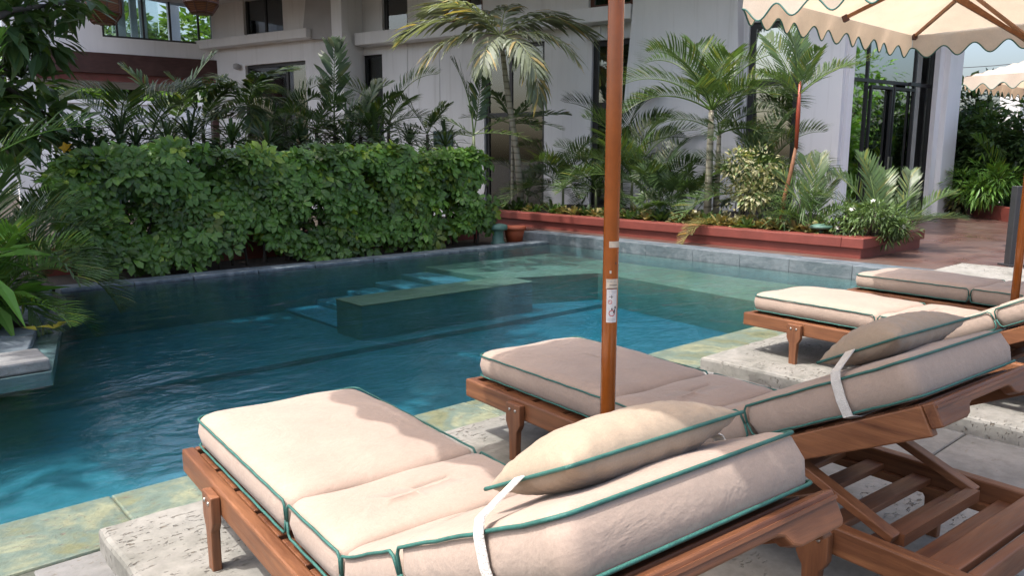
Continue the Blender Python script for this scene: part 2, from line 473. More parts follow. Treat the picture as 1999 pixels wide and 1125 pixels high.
# shallow shelf at the far end and the long bench wall, steps between bench and back wall
a = gnd(1165, 533, SHZ); c_ = gnd(1490, 592, SHZ)
mb = MB()
slope = (c_.x-a.x)/(c_.y-a.y)
xa = lambda y: a.x + slope*(y-a.y)
b0 = gnd(683, 582, SHZ); b1 = gnd(706, 600, SHZ)
yb0, yb1 = b1.y, b1.y+.62
sx = gnd(985, 552, SHZ).x + .1
mb.prism([(xa(PY0), PY0), (PX1, PY0), (PX1, PY1-.003), (sx, PY1-.003), (sx, yb1), (xa(yb0), yb0+.001)], lambda x, y: (x, y, SHZ), lambda x, y: (x, y, FZ-.06))
mb.build('pool_shelf', 'pool_shelf', basin)
mb = MB(); mb.box(b1.x, sx+.2, yb0, yb1, FZ, SHZ+.004)
mb.build('bench_wall', 'pool_tile', basin)
mb = MB(); mb.box(b1.x-.01, sx+.2, yb0-.01, yb1+.01, SHZ+.005, SHZ+.022); bevel(mb.build('bench_cap', 'pool_shelf', basin), .006)
nst = 5
for k in range(nst):
    mb = MB(); x1 = sx - k*(sx-b1.x-.1)/nst; x0 = sx-(k+1)*(sx-b1.x-.1)/nst
    mb.box(x0, x1, yb1, PY1-.013, FZ, SHZ - (k+1)*.075)
    bevel(mb.build('step', 'pool_step', basin), .012)
# left stone ledge standing in the pool
led = MB()
poly = [(-5.1, 6.5), (1.12, 6.5), (1.93, 10.0), (1.93, 10.34), (-5.1, 10.34)]
led.prism(poly, lambda x, y: (x, y, -.035), lambda x, y: (x, y, -.14))
led.prism([(-5.1, 7.6), (.6, 7.6), (1.2, 10.0), (1.2, 10.33), (-5.1, 10.33)], lambda x, y: (x, y, -.141), lambda x, y: (x, y, FZ-.07))
ledge = struct(led.build('pool_ledge', 'pool_tile'))
x = 1.12
k = 0
while x > -2.5:
    w = rnd(.55, .8); mb = MB(); mb.box(x-w+.008, x, 6.53, 6.98, -.03, .065+rnd(-.004, .004)); bevel(mb.build('stone', 'ledge_grey', ledge), .018); x -= w; k += 1
for k in range(5):
    t0, t1 = k/5, (k+1)/5-.012
    P = lambda t, o: (1.06+.81*t+o, 6.99+3.3*t)
    mb = MB(); mb.prism([P(t0, -.30), P(t0, -.01), P(t1, -.01), P(t1, -.30)], lambda x, y: (x, y, .05), lambda x, y: (x, y, -.03)); bevel(mb.build('stone', 'coping_blue', ledge), .012)
mb = MB(); mb.quad((-5.1, 6.98, .03), (.9, 6.98, .03), (1.6, 10.3, .03), (-5.1, 10.3, .03)); mb.build('soil', 'soil', ledge)
# water body
mb = MB(); mb.box(PX0-.04, PX1+.04, PY0-.04, PY1+.04, FZ-.2, WZ)
struct(mb.build('water', 'water'))

# back coping row
bc = struct(MB().build('back_coping', 'coping_blue'))
x = 1.95
while x < 10.0:
    w = rnd(.7, 1.0); mb = MB(); mb.box(x+.006, min(x+w, 10.09), PY1, PY1+.32, -.3, .012+rnd(-.003, .003)); bevel(mb.build('coping_stone', 'coping_blue', bc), .012); x += w
# raised far wall of the pool
fwl = struct(MB().build('pool_far_wall', 'coping_blue'))
y = 3.0
while y < 10.9:
    w = rnd(.7, 1.0); mb = MB(); mb.box(PX1, PX1+.42, y+.002, min(y+w, 11.1), -.3, .15+rnd(-.002, .002)); bevel(mb.build('coping_stone', 'coping_blue', fwl), .008); y += w
# near coping row, grout bed below
nd = MB(); nd.box(-6, 13.0, -6, PY0-.002, -.12, -.012)
deck = struct(nd.build('pool_deck', 'grout'))
x = -5.0
while x < 10.0:
    w = rnd(.8, 1.15); mb = MB(); mb.box(x+.004, x+w, PY0-.50, PY0+.012, -.2, rnd(-.003, .003)); bevel(mb.build('coping_stone', 'coping_wet', deck), .01); x += w
# grey deck tiles towards the viewer
proto = None
for i in range(22):
    for j in range(7):
        x0 = -1.4 + i*.61; y0 = PY0-.505 - (j+1)*.61
        if x0 + .3 > 0.2 and not (y0 < -1.3):
            mb = MB(); mb.box(-.3, .3, -.3, .3, -.08, 0)
            if proto is None: proto = mb.mesh('deck_tile', 'deck_tile')
            o = bpy.data.objects.new('deck_tile', proto); COL.objects.link(o); o.parent = deck; o.location = (x0+.3, y0+.3, rnd(-.004, .002)); o.rotation_euler = (0, 0, random.choice((0, math.pi)))
            bevel(o, .006, 1)
# pale stone platforms that carry the loungers
def slab(x0, x1, y0, y1, zt, seed, nm='stone_platform'):
    rs = random.Random(seed); mb = MB(); n = 26
    pts = []
    for (ax, ay, bx, by) in ((x0, y0, x1, y0), (x1, y0, x1, y1), (x1, y1, x0, y1), (x0, y1, x0, y0)):
        for k in range(n):
            t = k/n; j = rs.uniform(-.006, .006)
            dx, dy = by-ay, ax-bx; l = math.hypot(dx, dy)
            pts.append((ax+(bx-ax)*t+dx/l*j, ay+(by-ay)*t+dy/l*j))
    i0 = len(mb.v)
    rings = [(0, -.05), (0, zt-.022), (.006, zt-.007), (.02, zt)]
    cx, cy = (x0+x1)/2, (y0+y1)/2
    for ins, z in rings:
        for (px, py) in pts:
            fx = 1-ins/((x1-x0)/2); fy = 1-ins/((y1-y0)/2)
            mb.v.append(Vector((cx+(px-cx)*fx, cy+(py-cy)*fy, z)))
    m_ = len(pts)
    for r_ in range(3):
        for k in range(m_):
            k2 = (k+1) % m_; mb.f.append((r_*m_+k, r_*m_+k2, (r_+1)*m_+k2, (r_+1)*m_+k)); mb.c.append(None)
    mb.f.append(tuple(3*m_+k for k in range(m_))); mb.c.append(None)
    return mb.build(nm, 'slab_stone', deck, False)
ST = .10
slab(.66, 2.02, -.2, 3.235, ST, 1)
slab(2.05, 3.62, -.2, 3.215, ST, 2)
slab(4.72, 6.3, -.4, 3.22, ST, 3)
slab(6.33, 8.4, -.4, 3.22, ST, 4)
slab(9.4, 11.15, .6, 3.62, .19, 5)
# brown terrace beyond the pool, rising gently to the lobby
te = MB()
te.quad((PX1+.42, -12, .146), (13.0, -12, .146), (13.0, 14, .146), (PX1+.42, 14, .146))
te.quad((13.0, -12, .146), (32, -12, .27), (32, 14, .27), (13.0, 14, .146))
te.quad((PX1+.42, -12, .146), (PX1+.42, 14, .146), (PX1+.42, 14, -.08), (PX1+.42, -12, -.08))
struct(te.build('terrace', 'terrace_tile'))
tk = MB(); tk.box(9.0, PX1+.415, -12, 2.95, -.06, .148); struct(tk.build('terrace_edge', 'red_paint'))
gb = MB(); gb.box(-8, 10.09, PY1+.325, 24, -.07, -.02); struct(gb.build('garden_bed', 'soil'))

# ------------------------------------------------------------------ buildings
class Wall:
    def __init__(s, p0, p1):
        s.o = Vector((p0.x, p0.y, 0)); d = Vector((p1.x-p0.x, p1.y-p0.y, 0)); s.L = d.length; s.u = d.normalized()
        n = Vector((s.u.y, -s.u.x, 0)); s.n = n if n.dot(-s.o) > 0 else -n
    def hit(s, px, py):
        d = ray(px, py); t = (s.o-EYE).dot(s.n)/d.dot(s.n); p = EYE+d*t
        return (p-s.o).dot(s.u), p.z
    def P(s, u, z, d=0.0): return s.o + s.u*u + s.n*d + Vector((0, 0, z))
    def box(s, mb, u0, u1, z0, z1, d0, d1):
        mb.hexa([s.P(u0, z0, d1), s.P(u1, z0, d1), s.P(u1, z0, d0), s.P(u0, z0, d0), s.P(u0, z1, d1), s.P(u1, z1, d1), s.P(u1, z1, d0), s.P(u0, z1, d0)])
    def wall(s, u0, u1, z0, z1, holes, th=.3):
        mb = MB()
        us = sorted({u0, u1} | {min(max(h[k], u0), u1) for h in holes for k in (0, 1)})
        zs = sorted({z0, z1} | {min(max(h[k], z0), z1) for h in holes for k in (2, 3)})
        inh = lambda u, z: any(h[0] < u < h[1] and h[2] < z < h[3] for h in holes)
        for i in range(len(us)-1):
            for j in range(len(zs)-1):
                a, b_, c, d = us[i], us[i+1], zs[j], zs[j+1]
                if inh((a+b_)/2, (c+d)/2): continue
                for dd in (0, -th):
                    mb.quad(s.P(a, c, dd), s.P(b_, c, dd), s.P(b_, d, dd), s.P(a, d, dd))
        for (a, b_, c, d) in holes:
            for (q, r_) in (((a, c), (b_, c)), ((b_, c), (b_, d)), ((b_, d), (a, d)), ((a, d), (a, c))):
                mb.quad(s.P(*q, 0), s.P(*r_, 0), s.P(*r_, -th), s.P(*q, -th))
        for (q, r_) in (((u0, z0), (u1, z0)), ((u1, z0), (u1, z1)), ((u1, z1), (u0, z1)), ((u0, z1), (u0, z0))):
            mb.quad(s.P(*q, 0), s.P(*r_, 0), s.P(*r_, -th), s.P(*q, -th))
        return mb
    def rect(s, x0, y0, x1, y1):
        ym = (y0+y1)/2
        return (s.hit(x0, ym)[0], s.hit(x1, ym)[0], s.hit((x0+x1)/2, y1)[1], s.hit((x0+x1)/2, y0)[1])
    def window(s, root, h, frame='dark_frame', glass='window_glass', vert=(), horz=(), fw=.07, dep=-.14, sill=False):
        a, b_, c, d = h
        mb = MB()
        s.box(mb, a+.003, a+fw, c+.003, d-.003, dep-.06, dep+.04); s.box(mb, b_-fw, b_-.003, c+.003, d-.003, dep-.06, dep+.04)
        s.box(mb, a+fw, b_-fw, d-fw, d-.003, dep-.058, dep+.038); s.box(mb, a+fw, b_-fw, c+.003, c+fw, dep-.058, dep+.038)
        w = mb.build('window', frame, root)
        for v_ in vert:
            m2 = MB(); u = a+(b_-a)*v_; s.box(m2, u-fw*.45, u+fw*.45, c+fw, d-fw, dep-.05, dep+.03); m2.build('mullion', frame, w)
        for h_ in horz:
            m2 = MB(); z = c+(d-c)*h_; s.box(m2, a+fw, b_-fw, z-fw*.6, z+fw*.6, dep-.055, dep+.034); m2.build('transom', frame, w)
        us = [a+fw] + [a+(b_-a)*v_ for v_ in vert] + [b_-fw]; zs = [c+fw] + [c+(d-c)*q for q in horz] + [d-fw]
        for i in range(len(us)-1):
            for j in range(len(zs)-1):
                g = MB(); s.box(g, us[i], us[i+1], zs[j], zs[j+1], dep-.012, dep-.004); g.build('pane', glass, w)
        if sill:
            m2 = MB(); s.box(m2, a-.06, b_+.06, c-.06, c-.002, -.1, .06); m2.build('sill', 'white_paint', w)
        return w

F = Wall(at(430, 310, 26.5), at(1640, 310, 16.5))
G = Wall(at(1640, 310, 16.5), at(1822, 310, 18.6))
W = Wall(at(-60, 310, 22.6), at(430, 310, 26.5))
hotel = empty('hotel_building', F.P(F.L/2, 0)); tag(hotel, 'white two-storey hotel block with dark framed windows behind the planter', 'building')
TOP = 6.6
rects = {}
rects['u1'] = F.rect(474, -60, 551, 82)
rects['u2'] = F.rect(745, -60, 795, 63)
rects['u3'] = F.rect(862, -60, 942, 41)
rects['u4'] = F.rect(1150, -60, 1236, 13)
g1 = F.rect(483, 122, 600, 300); rects['g1'] = (g1[0], g1[1], .5, g1[3])
g2 = F.rect(710, 106, 748, 290); rects['g2'] = (g2[0], g2[1], .3, g2[3])
g3 = F.rect(945, 84, 1062, 400); rects['g3'] = (g3[0], g3[1], .2, g3[3])
g4 = F.rect(1153, 76, 1234, 410); rects['g4'] = (g4[0], g4[1], .2, g4[3])
g5 = F.rect(1455, 40, 1556, 410); rects['g5'] = (g5[0], g5[1], .2, g5[3])
u5 = F.rect(1455, -200, 1556, 12)
F.wall(0, F.L, -.1, TOP, list(rects.values())).build('wall', 'white_paint', hotel)
F.window(hotel, rects['u1'], vert=(.5,), fw=.09, sill=True)
F.window(hotel, rects['u2'], fw=.1)
F.window(hotel, rects['u3'], fw=.1, vert=(.6,), frame='brown_frame')
F.window(hotel, rects['u4'], fw=.1, frame='brown_frame')
F.window(hotel, rects['g1'], vert=(.66,), fw=.1)
F.window(hotel, rects['g2'], fw=.07, vert=())
F.window(hotel, rects['g3'], fw=.1, vert=(.42,), horz=(.58,))
F.window(hotel, rects['g4'], fw=.13, vert=(.5,), horz=(.63,))
F.window(hotel, rects['g5'], fw=.13, horz=(.7,), glass='lobby_glass')
# ledges, fins, leaning piers
mb = MB(); q = F.hit(520, 85)[1]; F.box(mb, -.4, F.hit(618, 90)[0], q-.02, q+.26, .003, .42); bevel(mb.build('ledge', 'white_paint', hotel), .02)
mb = MB(); u0 = F.hit(714, 70)[0]; q = F.hit(950, 70)[1]; F.box(mb, u0, F.hit(1246, 40)[0], q-.0, q+.34, .003, .5); bevel(mb.build('ledge', 'white_paint', hotel), .02)
mb = MB(); ua, ub = F.hit(690, 100)[0], F.hit(711, 100)[0]; F.box(mb, ua, ub-.02, -.08, TOP, .004, .9); bevel(mb.build('fin', 'white_paint', hotel), .02)
mb = MB(); pl = [F.hit(1264, -120), F.hit(1452, -120), F.hit(1452, 430), F.hit(1212, 430)]
mb.prism(pl, lambda u, z: F.P(u, z, .003), lambda u, z: F.P(u, z, .5)); mb.build('leaning_pier', 'white_paint', hotel)
mb = MB(); pl = [F.hit(1600, -120), (F.L+.02, F.hit(1600, -120)[1]), (F.L+.02, -.05), F.hit(1556, 430)]
mb.prism(pl, lambda u, z: F.P(u, z, .004), lambda u, z: F.P(u, z, .55)); mb.build('leaning_pier', 'white_paint', hotel)
mb = MB(); pl = [F.hit(618, -120), F.hit(690, -120), F.hit(690, 74), F.hit(645, 78), F.hit(600, 76)]
mb.prism(pl, lambda u, z: F.P(u, z, .004), lambda u, z: F.P(u, z, .22)); mb.build('leaning_pier', 'grey_paint', hotel)
# shallow joints on the lower wall
for px in (796, 858):
    mb = MB(); u = F.hit(px, 180)[0]; F.box(mb, u-.02, u+.02, .1, F.hit(px, 84)[1], .003, .02); mb.build('joint_strip', 'white_paint', hotel)
# glazed lobby side
GZ = .2
hg = (.06, G.L-.12, GZ, 5.4)
G.wall(0, G.L, -.1, TOP, [hg]).build('wall', 'white_paint', hotel)
tz = (G.hit(1720, 157)[1]-GZ)/(hg[3]-GZ)
gw = G.window(hotel, hg, glass='lobby_glass', horz=(tz,), vert=(.26, .79), fw=.06)
# door leaves below the transom
d0 = .06+(G.L-.18)*.26; d1 = .06+(G.L-.18)*.79; dz = GZ+(hg[3]-GZ)*tz
for (a, b_) in ((d0+.06, (d0+d1)/2-.02), ((d0+d1)/2+.02, d1-.06)):
    mb = MB(); G.box(mb, a, a+.05, GZ+.02, dz-.1, -.11, -.05); G.box(mb, b_-.05, b_, GZ+.02, dz-.1, -.11, -.05); G.box(mb, a+.05, b_-.05, dz-.16, dz-.1, -.108, -.052); G.box(mb, a+.05, b_-.05, GZ+.02, GZ+.12, -.108, -.052)
    dr = mb.build('door', 'dark_frame', hotel)
    h = MB(); G.box(h, (b_-.05) if a < (d0+d1)/2-.3 else (a+.02), (b_-.02) if a < (d0+d1)/2-.3 else (a+.05), 1.0, 1.6, -.04, -.01); h.build('handle', 'steel', dr)
mb = MB(); G.box(mb, d1-.5, d1-.1, dz-.06, dz+.02, .0, .07); mb.build('door_closer', 'dark_frame', hotel)
mb = MB(); ga = G.L-.10; G.box(mb, ga, ga+.62, -.05, TOP, -.5, .25); bevel(mb.build('pillar', 'white_paint', hotel), .02)
mb = MB(); G.box(mb, ga-.22, ga-.003, -.05, TOP, .004, .12); mb.build('pillar_return', 'white_paint', hotel)
mb = MB(); G.box(mb, -.12, .058, -.05, TOP, .003, .16); mb.build('pillar', 'white_paint', hotel)
# rooms behind the glass, floor slab, unseen roof
mb = MB()
for z in (.05, 4.35, TOP): 
    mb.quad(F.P(0, z, -.31), F.P(F.L-.3, z, -.31), F.P(F.L-.3, z, -4.5), F.P(0, z, -4.5))
mb.quad(F.P(0, 0, -4.5), F.P(F.L-.3, 0, -4.5), F.P(F.L-.3, TOP, -4.5), F.P(0, TOP, -4.5))
mb.quad(G.P(-.5, 0, -3.4), G.P(G.L-1.6, 0, -3.4), G.P(G.L-1.6, TOP, -3.4), G.P(-.5, TOP, -3.4)); mb.quad(G.P(G.L+.2, 0, -.55), G.P(G.L-1.6, 0, -3.4), G.P(G.L-1.6, TOP, -3.4), G.P(G.L+.2, TOP, -.55)); mb.quad(G.P(-.5, .21, -.31), G.P(G.L, .21, -.31), G.P(G.L-1.6, .21, -3.4), G.P(-.5, .21, -3.4))
for px in (640, 730, 900, 1110, 1400):
    u = F.hit(px, 200)[0]; mb.quad(F.P(u, 0, -.31), F.P(u, 0, -4.5), F.P(u, TOP, -4.5), F.P(u, TOP, -.31))
mb.build('interior', 'interior', hotel)
mb = MB()
for key, f0, f1 in (('u1', .05, .45), ('u1', .6, .9), ('u2', .1, .9), ('u3', .1, .6), ('g4', .05, .4), ('g5', .1, .95)):
    a, b_, c, d = rects[key]; n = 14
    for k in range(n):
        t0, t1 = f0+(f1-f0)*k/n, f0+(f1-f0)*(k+1)/n; za = -.42-.07*(k % 2); zb_ = -.42-.07*((k+1) % 2)
        mb.quad(F.P(a+(b_-a)*t0, c+.1, za), F.P(a+(b_-a)*t1, c+.1, zb_), F.P(a+(b_-a)*t1, d, zb_), F.P(a+(b_-a)*t0, d, za))
mb.build('curtain', 'curtain', hotel)
mb = MB()
F.box(mb, -1.0, F.L+.3, TOP+.005, TOP+.3, -6, 4.2); mb.build('unseen_roof_overhang', 'white_paint', hotel)  # deep overhang added above the frame to keep sun off the facade
mb = MB(); G.box(mb, .4, G.L+.7, TOP+.01, TOP+.29, -5, 3.6); mb.build('unseen_roof_overhang', 'white_paint', hotel)  # same added overhang, shading the lobby side

# small fittings on the hotel wall
mb = MB(); a = F.rect(848, 256, 885, 286); F.box(mb, a[0], a[1], a[2], a[3], .01, .05)
tag(mb.build('wall_sign', 'sign_green'), 'blank dark green square plaque on the white wall above the hedge', 'plaque')
cp = F.P(*F.hit(1166, 62), .02); cc = empty('security_camera', cp); tag(cc, 'small white security camera above the tall window left of the pole', 'camera')
mb = MB(); F.box(mb, 0, 0, 0, 0, 0, 0); mb = MB(); u, z = F.hit(1166, 62); F.box(mb, u-.12, u+.12, z-.1, z+.12, .005, .12); bevel(mb.build('mount', 'camera_white', cc), .03)
mb = MB(); mb.bar(F.P(u+.02, z-.12, .1), F.P(u-.12, z-.2, .3), .12, .12); bevel(mb.build('body', 'camera_white', cc), .02)
u, z = F.hit(468, 130); lp = empty('wall_light', F.P(u, z)); tag(lp, 'small round grey wall light beside the dark ground floor window', 'light')
mb = MB(); mb.lathe([(.02, -.1), (.1, -.07), (.12, 0), (.1, .07), (.02, .1)], 12, F.P(u, z, .13)); mb.build('globe', 'grey_paint', lp, True)
mb = MB(); F.box(mb, u-.05, u+.05, z-.05, z+.05, .005, .08); mb.build('mount', 'grey_paint', lp)

# open pavilion wing on the left: beam, columns, glazed gallery above
pav = empty('pavilion_wing', W.P(W.L/2, 0)); tag(pav, 'open pavilion wing with brown beam and glazed gallery over the hedge', 'building')
zt = W.hit(330, 81)[1]; zb1 = W.hit(330, 112)[1]; zb2 = W.hit(330, 150)[1]; zb3 = W.hit(330, 164)[1]
wh = (W.hit(196, 20)[0], W.hit(417, 40)[0], zt, 7.5)
W.wall(W.hit(66, 40)[0], W.L, zb1, 7.9, [wh], .25).build('wall', 'white_paint', pav)
W.window(pav, wh, vert=(.13, .36, .60, .86), fw=.07, glass='clear_glass')
mb = MB(); W.box(mb, W.hit(60, 120)[0], W.L+.25, zb2, zb1-.003, -.3, .12); mb.build('beam', 'brown_beam', pav)
mb = MB(); W.box(mb, W.hit(66, 120)[0], W.L+.1, zb3, zb2-.003, -.28, .02); mb.build('beam_soffit', 'red_paint', pav)
mb = MB(); u = W.hit(427, 230)[0]; W.box(mb, u-.22, u+.22, -.05, zb3-.003, -.28, .05); bevel(mb.build('column', 'brown_beam', pav), .02)
mb = MB(); W.box(mb, W.hit(8, 100)[0], W.hit(62, 100)[0], -.05, 7.9, -.4, .3); bevel(mb.build('column', 'white_paint', pav), .02)
mb = MB(); W.box(mb, W.hit(66, 120)[0], W.L, zb3+.2, zt-.05, -5.5, -.31); mb.build('floor_slab', 'grey_paint', pav)
mb = MB(); W.box(mb, W.hit(8, 120)[0]-2, W.L, 7.75, 7.9, -6, -.26); mb.build('roof', 'white_paint', pav)
mb = MB(); W.box(mb, W.hit(8, 120)[0]-2, W.L, 7.903, 8.0, -6, .5); mb.build('unseen_roof_overhang', 'white_paint', pav)
for px, wd in ((216, .12), (283, .28), (312, .22), (333, .22), (401, .4)):
    mb = MB(); u = W.hit(px, 30)[0]; W.box(mb, u-wd/2, u+wd/2, zt-.04, 7.74, -5.4, -5.1); mb.build('post', 'white_paint', pav)
mb = MB(); u = W.hit(362, 30)[0]; W.box(mb, W.L-2.4, W.L-.8, zt-.04, 7.74, -5.0, -4.8); mb.build('glass_screen', 'clear_glass', pav)

# boundary wall and trees far behind the pavilion
BW = Wall(at(-120, 310, 34), at(520, 310, 40))
bw = empty('boundary_wall', BW.P(BW.L/2, 0)); tag(bw, 'long white garden wall seen through the open pavilion', 'wall')
mb = MB(); BW.box(mb, -4, BW.L+4, -.1, BW.hit(300, 205)[1], -.3, 0); mb.build('wall', 'white_paint', bw)
mb = MB(); q = BW.hit(300, 205)[1]; BW.box(mb, -4, BW.L+4, q+.002, q+.18, -.38, .1); mb.build('cap', 'white_paint', bw)

def crown(mb, c, r, n, L, Wd, tints, flat=.55, hollow=.55, lumps=9, seed=0):
    rs = random.Random(seed); c = Vector(c); r = Vector(r)
    cl = []
    for k in range(lumps):
        d = Vector((rs.gauss(0, 1), rs.gauss(0, 1), rs.gauss(0, .8))).normalized()*rs.uniform(.35, .75)
        cl.append((Vector((c.x+d.x*r.x, c.y+d.y*r.y, c.z+d.z*r.z)), rs.uniform(.32, .55), rs.uniform(.75, 1.25)))
    for k in range(n):
        q, s_, br = rs.choice(cl)
        d = Vector((rs.gauss(0, 1), rs.gauss(0, 1), rs.gauss(0, 1))).normalized()
        rad = s_*(hollow+(1-hollow)*rs.random())
        p = q + Vector((d.x*r.x, d.y*r.y, d.z*r.z))*rad
        out = (d + Vector((rs.uniform(-.6, .6), rs.uniform(-.6, .6), rs.uniform(-.5, .3)))).normalized()
        nm = Vector((rs.uniform(-.5, .5), rs.uniform(-.5, .5), 1))
        t = rs.choice(tints); j = rs.uniform(.75, 1.25)*br
        sz = rs.uniform(.7, 1.25)
        mb.leaf(p, out, nm, L*sz, Wd*sz, (t[0]*j, t[1]*j, t[2]*j), rs.uniform(.1, .7))
    return cl
GREEN = [(1, 1, 1), (.8, .9, .85), (1.25, 1.15, .8), (1.0, 1.1, .9)]
def tree(name, label, base, h, c, r, n, L, Wd, mat='leaf_far', tm='trunk_dark', tr=.16, group=None, seed=0, cat='tree', lumps=10):
    base = Vector(base); root = empty(name, base); tag(root, label, cat, group)
    mb = MB(); cl = crown(mb, c, r, n, L, Wd, GREEN, seed=seed, lumps=lumps); mb.build('crown', mat, root)
    tk = MB(); c = Vector(c); mid = (base+c)/2+Vector((rnd(-.2, .2), rnd(-.2, .2), 0))
    tk.tube([base, base.lerp(mid, .5)+Vector((rnd(-.1, .1), 0, 0)), mid, c], [tr, tr*.8, tr*.65, tr*.25], 8)
    for q, s_, b_ in cl[:6]: tk.tube([mid.lerp(c, .3), mid.lerp(q, .6)+Vector((0, 0, -.15)), q], [tr*.4, tr*.25, tr*.08], 6)
    tk.build('trunk', tm, root, True)
    return root
bgl = ['round green tree showing through the left end of the gallery window', 'bright green tree behind the middle of the gallery window', 'tall green tree behind the right end of the gallery window', 'green tree behind the garden wall at the left of the opening', 'low green tree above the garden wall near the brown column', 'green tree far left behind the white column']
for i, (px, d, z, r_) in enumerate(((150, 44, 6.0, 3.2), (265, 46, 7.5, 3.8), (365, 48, 7.6, 4.2), (125, 38, 4.2, 2.0), (345, 44, 3.4, 2.6), (40, 42, 5.0, 3))):
    p = at(px, 310, d); tree('background_tree', bgl[i], (p.x, p.y, -.08), z, (p.x, p.y, z), (r_, r_, r_*.85), 2600, .55, .3, seed=20+i, group='trees behind the pavilion')

# right end: white end pillar with lamp, wire in the sky
ep = empty('end_building', at(1985, 420, 22)); tag(ep, 'white building end with a leaning edge at the far right behind the shrubs', 'building')
E_ = Wall(at(1955, 310, 22), at(2250, 310, 24))
mb = MB(); pl = [E_.hit(1979, 170), E_.hit(2240, 150), E_.hit(2240, 440), E_.hit(1958, 440)]
mb.prism(pl, lambda u, z: E_.P(u, z, -.4), lambda u, z: E_.P(u, z, 0)); mb.build('wall', 'white_paint', ep)
mb = MB(); pl = [E_.hit(1972, 172), E_.hit(1984, 172), E_.hit(1966, 440), E_.hit(1952, 440)]
mb.prism(pl, lambda u, z: E_.P(u, z, .003), lambda u, z: E_.P(u, z, .35)); mb.build('leaning_edge', 'white_paint', ep)
lw = E_.P(*E_.hit(1993, 240), .1); wl = empty('wall_lamp', lw); tag(wl, 'small black wall lamp on the white building end at the right edge', 'lamp')
mb = MB(); mb.lathe([(.10, 0), (.09, .1), (.03, .22), (.02, .24)], 12, lw); mb.build('shade', 'dark_frame', wl)
mb = MB(); mb.lathe([(.06, -.18), (.075, -.1), (.07, -.004)], 12, lw); mb.build('glass', 'lamp_glass', wl)
mb = MB(); pa, pb = at(1700, 135, 40), at(2300, 70, 38)
mb.tube([pa.lerp(pb, t)-Vector((0, 0, .5*math.sin(math.pi*t))) for t in [k/12 for k in range(13)]], .018, 6)
tag(mb.build('overhead_wire', 'wire'), 'thin dark cable crossing the pale sky above the distant parasol', 'wire')

# ------------------------------------------------------------------ planters
PZ = .44
TZ = .148
pln = empty('planter', (PX1+.8, 8.5, TZ)); tag(pln, 'long red painted planter wall along the far side of the pool', 'planter')
xf = 10.82; y1 = 4.78; xr = 13.0
mb = MB(); mb.box(xf+.05, xf+.25, y1+.05, 13.5, TZ-.02, PZ-.15); mb.box(xf+.251, xr-.05, y1+.051, y1+.25, TZ-.02, PZ-.151); mb.build('wall', 'red_paint', pln)
mb = MB(); mb.box(xf, xf+.32, y1+.321, 13.5, PZ-.148, PZ); bevel(mb.build('capping', 'red_paint', pln), .012)
mb = MB(); mb.box(xf, xr, y1, y1+.32, PZ-.148, PZ); bevel(mb.build('capping', 'red_paint', pln), .012)
mb = MB(); mb.box(xr-.25, xr-.05, y1+.251, 6.5, TZ-.02, PZ-.02); mb.build('wall', 'red_paint', pln)
mb = MB(); mb.quad((xf+.3, y1+.3, PZ-.05), (xr-.1, y1+.3, PZ-.05), (xr+4, 14, PZ-.05), (xf+.3, 14, PZ-.05)); mb.quad((xr-.1, 6.4, PZ-.051), (16, 8, PZ-.051), (16, 14, PZ-.051), (xr-.1, 14, PZ-.051)); mb.build('soil', 'soil', pln)
# right-hand planter
RP = Wall(at(1862, 310, 19.5), at(2060, 310, 15.0))
pl2 = empty('planter', RP.P(RP.L/2, .2)); tag(pl2, 'low red planter in front of the dense shrubs at the far right', 'planter')
mb = MB(); RP.box(mb, 0, RP.L, .1, .50, -.2, 0); bevel(mb.build('wall', 'red_paint', pl2), .02)
mb = MB(); mb.quad(RP.P(0, .45, -.19), RP.P(RP.L, .45, -.19), RP.P(RP.L, .45, -4), RP.P(0, .45, -4)); mb.build('soil', 'soil', pl2)
# low red kerb behind the hedge
kb = empty('garden_kerb', (5.5, 11.9, -.02)); tag(kb, 'low dark red kerb under the hedge behind the pool coping', 'kerb')
mb = MB(); mb.box(2.0, 9.6, 11.85, 12.05, -.03, .36); mb.build('wall', 'red_paint', kb)

# ------------------------------------------------------------------ sun loungers
HW = .345
def rrect(l0, l1, w, rad, n=6):
    """rounded rectangle in (x, s); s from l0 to l1"""
    pts = []
    for (cx, cy, a0) in ((w-rad, l1-rad, 0), (-w+rad, l1-rad, 90), (-w+rad, l0+rad, 180), (w-rad, l0+rad, 270)):
        for k in range(n+1):
            a = R(a0+90*k/n); pts.append((cx+rad*math.cos(a), cy+rad*math.sin(a)))
    return pts
def dens(pts, step=.05):
    out = []
    for i in range(len(pts)):
        a = pts[i]; b_ = pts[(i+1) % len(pts)]; l = math.hypot(b_[0]-a[0], b_[1]-a[1]); m = max(1, int(l/step))
        for k in range(m): out.append((a[0]+(b_[0]-a[0])*k/m, a[1]+(b_[1]-a[1])*k/m))
    return out
HING, BA = 1.36, R(27.5)
ZC = .318                                        # underside of the cushion above the slab frame
def prof(s, z):
    """lounger profile: distance s from the foot along the cushion, height z above its underside"""
    if s <= HING-.04: return (-s, ZC+z)
    # smooth bend
    t = min(1, (s-HING+.04)/.12); a = BA*t
    d = s-HING
    if s < HING+.08:
        aa = BA*t*.5
        return (-(HING-.04)-(s-HING+.04)*math.cos(aa)+z*math.sin(a), ZC+(s-HING+.04)*math.sin(aa)+z*math.cos(a))
    bx = (HING-.04)+.12*math.cos(BA*.5); bz = .12*math.sin(BA*.5); e = s-(HING+.08)
    return (-bx-e*math.cos(BA)+z*math.sin(BA), ZC+bz+e*math.sin(BA)+z*math.cos(BA))
def map_(x, s, z):
    y, zz = prof(s, z); return Vector((x, y, zz))
